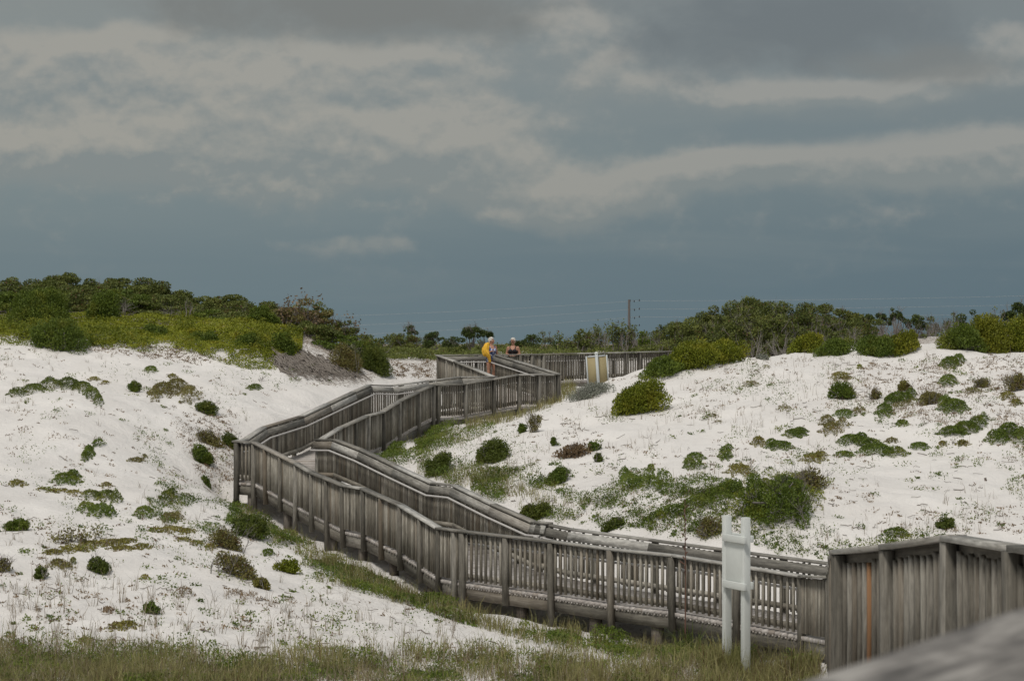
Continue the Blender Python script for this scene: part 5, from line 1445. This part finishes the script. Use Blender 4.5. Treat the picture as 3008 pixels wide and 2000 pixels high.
sprigs(c, [(900,1560),(1000,1600),(1200,1690),(1180,1700),(900,1620),(760,1600)], 90, 14, .06, .05, (.04, .024), None, 74)
leafcover(c, [(480,1400),(700,1480),(780,1560),(640,1600),(480,1540),(420,1450)], 3600, (0.0, 0.09), (0.045, 0.022), mask=patch(60, 151, .45, .8), tint=.3)
leafcover(c, sandL, 3800, (0.0, 0.08), (0.045, 0.022), mask=patch(110, 153, .62, .9), tint=.45)
leafcover(c, sandR, 6000, (0.0, 0.09), (0.045, 0.022), mask=patch(100, 155, .60, .9), tint=.45)
leafcover(c, [(1500,1540),(1640,1440),(1800,1380),(2000,1380),(2180,1420),(2160,1540),(2000,1570),(1800,1540)], 7000, (0.0, 0.12), (0.045, 0.022), mask=patch(90, 157, .42, .8), tint=.4)
c.build('small_dune_herbs', 'green', 'scattered tiny green herbs on the white sand')
c = Cover()
sprigs(c, sandL, 460, 9, .07, .035, (.06, .022), patch(140, 75, .25, .7), 75)
sprigs(c, sandR, 600, 9, .08, .04, (.065, .022), patch(140, 77, .25, .7), 76)
sprigs(c, [(2560,1060),(3008,1050),(3008,1260),(2700,1240),(2400,1200),(2450,1120)], 330, 12, .12, .06, (.08, .018), None, 78)
sprigs(c, [(240,990),(560,1030),(700,1060),(560,1070),(330,1040),(240,1025)], 130, 12, .10, .03, (.08, .022), None, 79)
sprigs(c, [(1150,1060),(1290,1060),(1290,1110),(1140,1110)], 90, 12, .10, .10, (.07, .03), None, 80)
sprigs(c, [(500,1220),(690,1200),(690,1450),(600,1420)], 160, 12, .09, .08, (.06, .02), None, 81)
c.build('leaf_litter', 'brown', 'brown dead leaves and bits strewn over the sand')
# little sticks
g = seed(); segs = []
for poly, n in ((sandL, 190), (sandR, 330)):
    px, py = sample_px(poly, n, g); x, y, z, ok = ground_px(px, py); ok &= clear_of_walk(x, y, .1)
    for a, b, q in zip(x[ok], y[ok], z[ok]):
        L = g.uniform(.06, .26); th = g.uniform(-.9, .9)+(np.pi if g.random() < .5 else 0); k = 4
        xs = a+np.cos(th)*L*np.linspace(-.5, .5, k)+g.normal(0, .02, k); yy = b+np.sin(th)*L*np.linspace(-.5, .5, k)+g.normal(0, .02, k)
        segs.append((np.stack([xs, yy, hgt(xs, yy)+.008+np.abs(g.normal(0, .02, k))], 1), np.full(k, g.uniform(.004, .009))))
# the tangle of roots on the flank of the left dune
for i in range(420):
    x0_ = g.uniform(785, 1030); y0_ = 1002+(x0_-790)*.30+g.uniform(0, 70)
    k = 6; L = g.uniform(30, 110)
    f = np.linspace(0, 1, k); pxs = x0_+f*L*.75+g.normal(0, 3, k); pys = y0_+f*L*.55+g.normal(0, 3, k)
    a, b, q, ok = ground_px(pxs, pys)
    if not ok.all() or np.abs(np.diff(b)).max() > 2.5 or (pys > 1128).any(): continue
    segs.append((np.stack([a, b, q+.02+np.abs(g.normal(0, .04, k))], 1), np.linspace(g.uniform(.012, .03), .006, k)))
V, F = tube_mesh(segs, 4)
tag(link('fallen_twigs', np_mesh('fallen_twigs', V, F, ROOT)), 'small grey twigs and bared roots lying on the sand', None, None, 'stuff')
# low cover inland
c = Cover()
leafcover(c, [(1000,1052),(1120,1020),(1460,1020),(1460,1050),(1290,1060),(1150,1058)], 16000, (0.0, 0.30), (0.10, 0.05), tint=.6)
leafcover(c, [(1450,1014),(2000,1014),(2000,1060),(1450,1062)], 14000, (0.0, 0.35), (0.10, 0.05), tint=.55)
g = seed(); n = 60000
y = 100*(2.6**g.random(n)); x = g.uniform(-.32, .30, n)*y
m = (fbm(x/7, y/9, 91, 2) > -.22) & clear_of_walk(x, y, .5); x, y = x[m], y[m]
hum = np.clip(.7+1.4*fbm(x/5, y/5, 93, 3), .15, 1.7)*np.clip((y-95)/30, .25, 1)
P = np.stack([x, y, hgt(x, y)+.42*hum*np.sqrt(g.random(len(x)))], 1)
V, F = leaf_quads(P, g.normal(size=P.shape)+np.array((0, 0, .4)), .14*g.uniform(.7, 1.4, len(P)), .08, g)
c.add(V, F, np.clip(.5+.5*fbm(x/6, y/6, 95, 2)+g.normal(0, .2, len(P)), 0, 1))
c.build('distant_scrub', 'oak', 'low scrub covering the flat land far behind the dunes')
# ------------------------------------------------------------------ the two bathers
def ell_tube(pts, radii, right=(1, 0, 0), sides=16, wob=0.0, g=None):
    """closed loft of ellipses along pts; radii (rx along `right`, ry across)"""
    P = np.array(pts, float); k = len(P)
    T = np.gradient(P, axis=0); T = unit(T)
    r0 = np.array(right, float); V = []
    a = np.arange(sides)*2*np.pi/sides
    for i in range(k):
        rt = r0-T[i]*r0.dot(T[i]); rt /= np.linalg.norm(rt)+1e-9
        fw = np.cross(T[i], rt)
        rx, ry = radii[i] if not np.isscalar(radii[i]) else (radii[i], radii[i])
        m = 1+(wob*np.sin(a*5+i*0.7)+wob*0.6*np.sin(a*9+1.3*i) if wob else 0)
        V.append(P[i]+(np.cos(a)*rx*m)[:, None]*rt+(np.sin(a)*ry*m)[:, None]*fw)
    V = np.concatenate(V+[P[:1]-T[:1]*min(np.ravel(radii[0]))*0.35, P[-1:]+T[-1:]*min(np.ravel(radii[-1]))*0.35])
    i = np.arange(k-1)[:, None]*sides; j = np.arange(sides)[None]; j2 = (j+1) % sides
    q = np.stack([i+j, i+j2, i+sides+j2, i+sides+j], -1).reshape(-1, 4)
    b = np.arange(sides); b2 = (b+1) % sides
    c0, c1 = k*sides, k*sides+1
    t3 = np.concatenate([np.stack([b2, b, np.full(sides, c0)], -1), np.stack([(k-1)*sides+b, (k-1)*sides+b2, np.full(sides, c1)], -1)])
    return V, q, t3
class Body:
    def __init__(s): s.V, s.Q, s.T, s.n = [], [], [], 0
    def tube(s, *a, **k):
        V, q, t_ = ell_tube(*a, **k)
        s.V.append(V); s.Q.append(q+s.n); s.T.append(t_+s.n); s.n += len(V)
    def ball(s, c, r, n=10):
        c = np.array(c, float); rx, ry, rz = r
        f = np.linspace(-0.985, 0.985, n)
        s.tube([c+np.array((0, 0, rz*z)) for z in f], [(rx*math.sqrt(1-z*z), ry*math.sqrt(1-z*z)) for z in f])
    def build(s, name, mat, parent, vox=None, smooth=True):
        me = np_mesh(name, np.concatenate(s.V), [np.concatenate(s.Q), np.concatenate(s.T)], mat, smooth=smooth)
        o = link(name, me, parent)
        if vox:
            md = o.modifiers.new('skin_surface', 'REMESH'); md.mode = 'VOXEL'; md.voxel_size = vox; md.use_smooth_shade = True
            sm = o.modifiers.new('soften', 'SMOOTH'); sm.iterations = 4; sm.factor = 0.5
        return o
SKIN = M_plain('sun_tanned_skin', (0.40, 0.215, 0.145), 0.55, 0.06, 9)
HAIR = M_plain('white_hair', (0.56, 0.53, 0.48), 0.8, 0.18, 40)
TOWEL = M_plain('yellow_towel', (0.72, 0.41, 0.045), 0.95, 0.12, 14)
BLACK = M_plain('black_swimsuit', (0.014, 0.013, 0.016), 0.6, 0.2, 10)
SHADES = M_plain('dark_glasses', (0.035, 0.014, 0.010), 0.25, 0.1, 5)
SHOE = M_plain('sandal_sole', (0.12, 0.08, 0.05), 0.8, 0.1, 8)
m = bpy.data.materials.new('blue_white_floral_swimsuit'); t = NT(m)
vn_ = t.node('ShaderNodeTexVoronoi'); vn_.inputs['Scale'].default_value = 16; t.l.new(t.obj(), vn_.inputs['Vector'])
t.l.new(t.mix(t.smooth(vn_.outputs['Distance'], 0.30, 0.42), (0.62, 0.66, 0.74, 1), (0.035, 0.06, 0.20, 1)), t.bsdf.inputs['Base Color'])
t.bsdf.inputs['Roughness'].default_value = 0.6
FLORAL = m

def hand(b, wrist, dirv, palm_n, curl=0.5, thumb_side=1):
    """palm with four unequal bent fingers and a thumb from its side"""
    w = np.array(wrist, float); d = unit(np.array(dirv, float)); n = np.array(palm_n, float); n = unit(n-d*n.dot(d)); s_ = np.cross(d, n)
    b.tube([w-d*0.01, w+d*0.035, w+d*0.085], [(0.026, 0.018), (0.038, 0.016), (0.038, 0.013)], right=s_)
    for i, (off, L) in enumerate(((-0.029, 0.060), (-0.010, 0.075), (0.010, 0.080), (0.029, 0.070))):
        p = w+d*0.080+s_*off; q = p+d*L*0.45+n*L*0.12*curl; e = q+d*L*0.40*(1-curl*0.6)+n*L*0.5*curl; f = e+d*L*0.12+n*L*0.28*curl
        b.tube([p-d*0.01, q, e, f], [0.0088, 0.0085, 0.0080, 0.0068], right=s_, sides=8)
    p = w+d*0.03+s_*0.036*thumb_side
    b.tube([p-s_*0.012*thumb_side, p+s_*0.026*thumb_side+d*0.02, p+s_*0.034*thumb_side+d*0.052+n*0.02], [0.013, 0.011, 0.0085], right=d, sides=8)

def person(name, loc, yaw, label, pose):
    o = empty(name, loc, yaw); tag(o, label, 'person', 'women talking on the boardwalk')
    b = Body()
    # torso: hips to neck, one loft
    b.tube([(0, .01, .76), (0, .01, .84), (0, .005, .92), (0, 0, 1.0), (0, -.005, 1.10), (0, 0, 1.19), (0, .01, 1.265), (0, .012, 1.305), (0, .01, 1.34), (0, .0, 1.39)],
           [(.14, .11), (.182, .135), (.178, .135), (.158, .122), (.166, .130), (.176, .122), (.165, .092), (.085, .066), (.054, .054), (.050, .052)])
    for s_ in (-1, 1):       # bust, buttocks, legs, feet
        b.ball((s_*.072, -.105, 1.135), (.070, .062, .066)); b.ball((s_*.075, .085, .83), (.082, .075, .085))
        k = pose.get('knee', 0)*s_
        b.tube([(s_*.085, .01, .82), (s_*.095, 0, .66), (s_*.095, -.012-k, .46), (s_*.097, .008, .36), (s_*.098, .014, .24), (s_*.098, .012, .085), (s_*.098, .0, .055)],
               [(.088, .096), (.080, .086), (.056, .060), (.055, .060), (.046, .050), (.034, .038), (.036, .044)])
        b.tube([(s_*.10, .055, .035), (s_*.102, -.02, .04), (s_*.106, -.10, .026), (s_*.108, -.165, .016)], [(.030, .030), (.036, .038), (.042, .022), (.034, .012)], right=(1, 0, 0))
        for q in range(5):
            b.tube([(s_*(.075+q*.016), -.15, .014), (s_*(.075+q*.016), -.185+abs(q-0.5)*.006, .012)], [.010, .008], sides=6)
    # head, tilted and turned
    hy, hp = pose['head']
    Rm = np.array(Matrix.Rotation(hy, 3, 'Z') @ Matrix.Rotation(hp, 3, 'X'))
    hc = np.array((0, -.012, 1.475))
    def hd(p): return tuple(hc+Rm @ np.array(p, float))
    zz = np.linspace(-.105, .105, 12)
    b.tube([hd((0, .008 if z_ > -.03 else -.012, z_)) for z_ in zz],
           [(.074*math.sqrt(max(.08, 1-(z_/.112)**2))*(0.86 if z_ < -.04 else 1), .095*math.sqrt(max(.08, 1-(z_/.112)**2))*(0.85 if z_ < -.04 else 1)) for z_ in zz], right=Rm[:, 0])
    b.tube([hd((0, -.088, .028)), hd((0, -.102, .0)), hd((0, -.112, -.020)), hd((0, -.092, -.030))], [.010, .012, .016, .012], sides=8)     # nose
    b.tube([hd((-.024, -.083, -.055)), hd((0, -.090, -.053)), hd((.024, -.083, -.055))], [.007, .010, .007], right=(0, 0, 1), sides=8)        # lips
    b.ball(hd((0, -.078, -.085)), (.024, .020, .018), 6)                                                                                   # chin
    for s_ in (-1, 1):
        b.ball(hd((s_*.076, .012, -.005)), (.010, .020, .032), 6)                                                                          # ears
        b.ball(hd((s_*.045, -.066, -.025)), (.024, .020, .022), 6)                                                                         # cheeks
    # arms
    for s_, A in ((-1, pose['right']), (1, pose['left'])):
        sh = np.array((s_*.168, .012, 1.255)); el, wr = np.array(A[0], float), np.array(A[1], float)
        b.tube([sh+np.array((-s_*.03, 0, .0)), sh, sh+(el-sh)*.35, el+(sh-el)*.12, el, el+(wr-el)*.3, wr-(wr-el)*.12, wr], [.050, .056, .050, .041, .040, .041, .028, .025], right=(0, 1, 0) if abs((el-sh)[1]) < .1 else (1, 0, 0))
        hand(b, wr, A[2], A[3], A[4], -s_)
    b.build('body', SKIN, o, vox=0.009)
    # eyes
    e = Body()
    for s_ in (-1, 1): e.ball(hd((s_*.031, -.083, .012)), (.012, .010, .009), 6)
    e.build('eye', M_plain('eye_'+name, (.08, .06, .05), .3, .1, 4), o) if not pose.get('shades') else None
    if pose.get('shades'):
        s2_ = Body()
        for s_ in (-1, 1):
            s2_.tube([hd((s_*.034, -.094, .012+.022)), hd((s_*.034, -.099, .012)), hd((s_*.034, -.095, .012-.022))], [(.024, .004), (.030, .005), (.022, .004)], right=Rm[:, 0])
            s2_.tube([hd((s_*.062, -.088, .020)), hd((s_*.078, -.03, .018)), hd((s_*.080, .02, .012))], [.004, .004, .004], sides=6)
        s2_.tube([hd((-.012, -.098, .016)), hd((.012, -.098, .016))], [.004, .004], sides=6)
        s2_.build('sunglasses', SHADES, o)
    # short hair: cap of curls
    h = Body(); g = np.random.default_rng(5)
    zz = np.linspace(.0, .122, 8)
    h.tube([hd((0, .022-.010*(z_ > .06), z_)) for z_ in zz], [(.083*math.sqrt(max(.05, 1-(z_/.128)**2)), .096*math.sqrt(max(.05, 1-(z_/.128)**2))) for z_ in zz], right=Rm[:, 0])
    h.tube([hd((0, .045, z_)) for z_ in (-.075, -.04, 0, .04)], [(.060, .050), (.074, .062), (.080, .070), (.080, .070)], right=Rm[:, 0])
    for i in range(46):
        v = unit(g.normal(size=3)); v[2] = abs(v[2])
        if v[1] < -.55 and v[2] < .55: continue
        h.ball(hd(v*np.array((.080, .098, .112))+np.array((0, .014, .008))), tuple(g.uniform(.016, .026, 3)), 6)
    h.build('hair', HAIR, o, vox=0.008)
    # one-piece swimsuit: bodice, bottom, straps
    su = Body()
    su.tube([(0, .01, .765), (0, .01, .84), (0, .005, .92), (0, 0, 1.0), (0, -.006, 1.09), (0, -.008, 1.145)], [(.148, .118), (.190, .143), (.186, .143), (.166, .130), (.174, .138), (.178, .136)], sides=24)
    for s_ in (-1, 1):
        su.ball((s_*.072, -.112, 1.135), (.076, .066, .070)); su.ball((s_*.075, .090, .83), (.088, .080, .090))
        su.tube([(s_*.085, -.135, 1.18), (s_*.098, -.085, 1.27), (s_*.100, -.01, 1.305), (s_*.095, .07, 1.27), (s_*.08, .10, 1.12)], [(.018, .010)]*5, right=(1, 0, 0))
        su.tube([(s_*.088, .01, .80), (s_*.094, .005, .725)], [(.094, .104), (.088, .097)])
    su.build('swimsuit', pose['suit'], o, vox=0.010)
    return o
zd = float(RAILS['F_near'].P[0].z)-DK
p1 = person('person', ((1443-1504)/FPX*82.95, 82.95, zd), R(28), 'white haired woman in blue floral swimsuit turning her head to her companion',
            dict(head=(R(38), R(4)), right=[(-.255, -.05, 1.03), (-.13, -.20, 1.10), (.75, -.3, .25), (0, .2, -1), .8], left=[(.245, .02, 1.00), (.235, -.10, .80), (0, -.25, -1), (-1, 0, 0), .5], suit=FLORAL, knee=.02))
tw = Body()
tw.tube([(-.07, .06, 1.30), (-.12, .02, 1.335), (-.17, -.01, 1.315), (-.225, -.04, 1.24), (-.25, -.06, 1.14), (-.235, -.09, 1.05), (-.20, -.12, .98), (-.16, -.14, .90), (-.13, -.14, .80), (-.12, -.135, .73)],
        [(.05, .06), (.075, .085), (.09, .095), (.10, .105), (.105, .10), (.12, .085), (.125, .065), (.11, .05), (.085, .042), (.07, .035)], right=(0, 1, 0), wob=.10, sides=26)
tw.tube([(-.19, .06, 1.28), (-.26, .03, 1.20), (-.29, .0, 1.10), (-.285, -.03, .99), (-.27, -.03, .93)], [(.07, .05), (.10, .07), (.10, .06), (.08, .05), (.05, .03)], right=(0, 1, 0), wob=.12, sides=22)
to = tw.build('towel', TOWEL, None, vox=0.010)
to.location = p1.location; to.rotation_euler = p1.rotation_euler
tag(to, 'bright yellow towel draped over the shoulder of the woman in blue', 'towel')
p2 = person('person', ((1507-1504)/FPX*83.35, 83.35, zd-.02), R(-8), 'white haired woman in sunglasses and a black swimsuit standing behind the far railing',
            dict(head=(R(-14), R(10)), right=[(-.235, .03, 1.02), (-.06, -.185, .97), (.8, -.25, .1), (0, .5, -.6), .7], left=[(.24, .03, 1.02), (.07, -.185, .98), (-.8, -.25, .1), (0, .5, -.6), .7], suit=BLACK, shades=True))
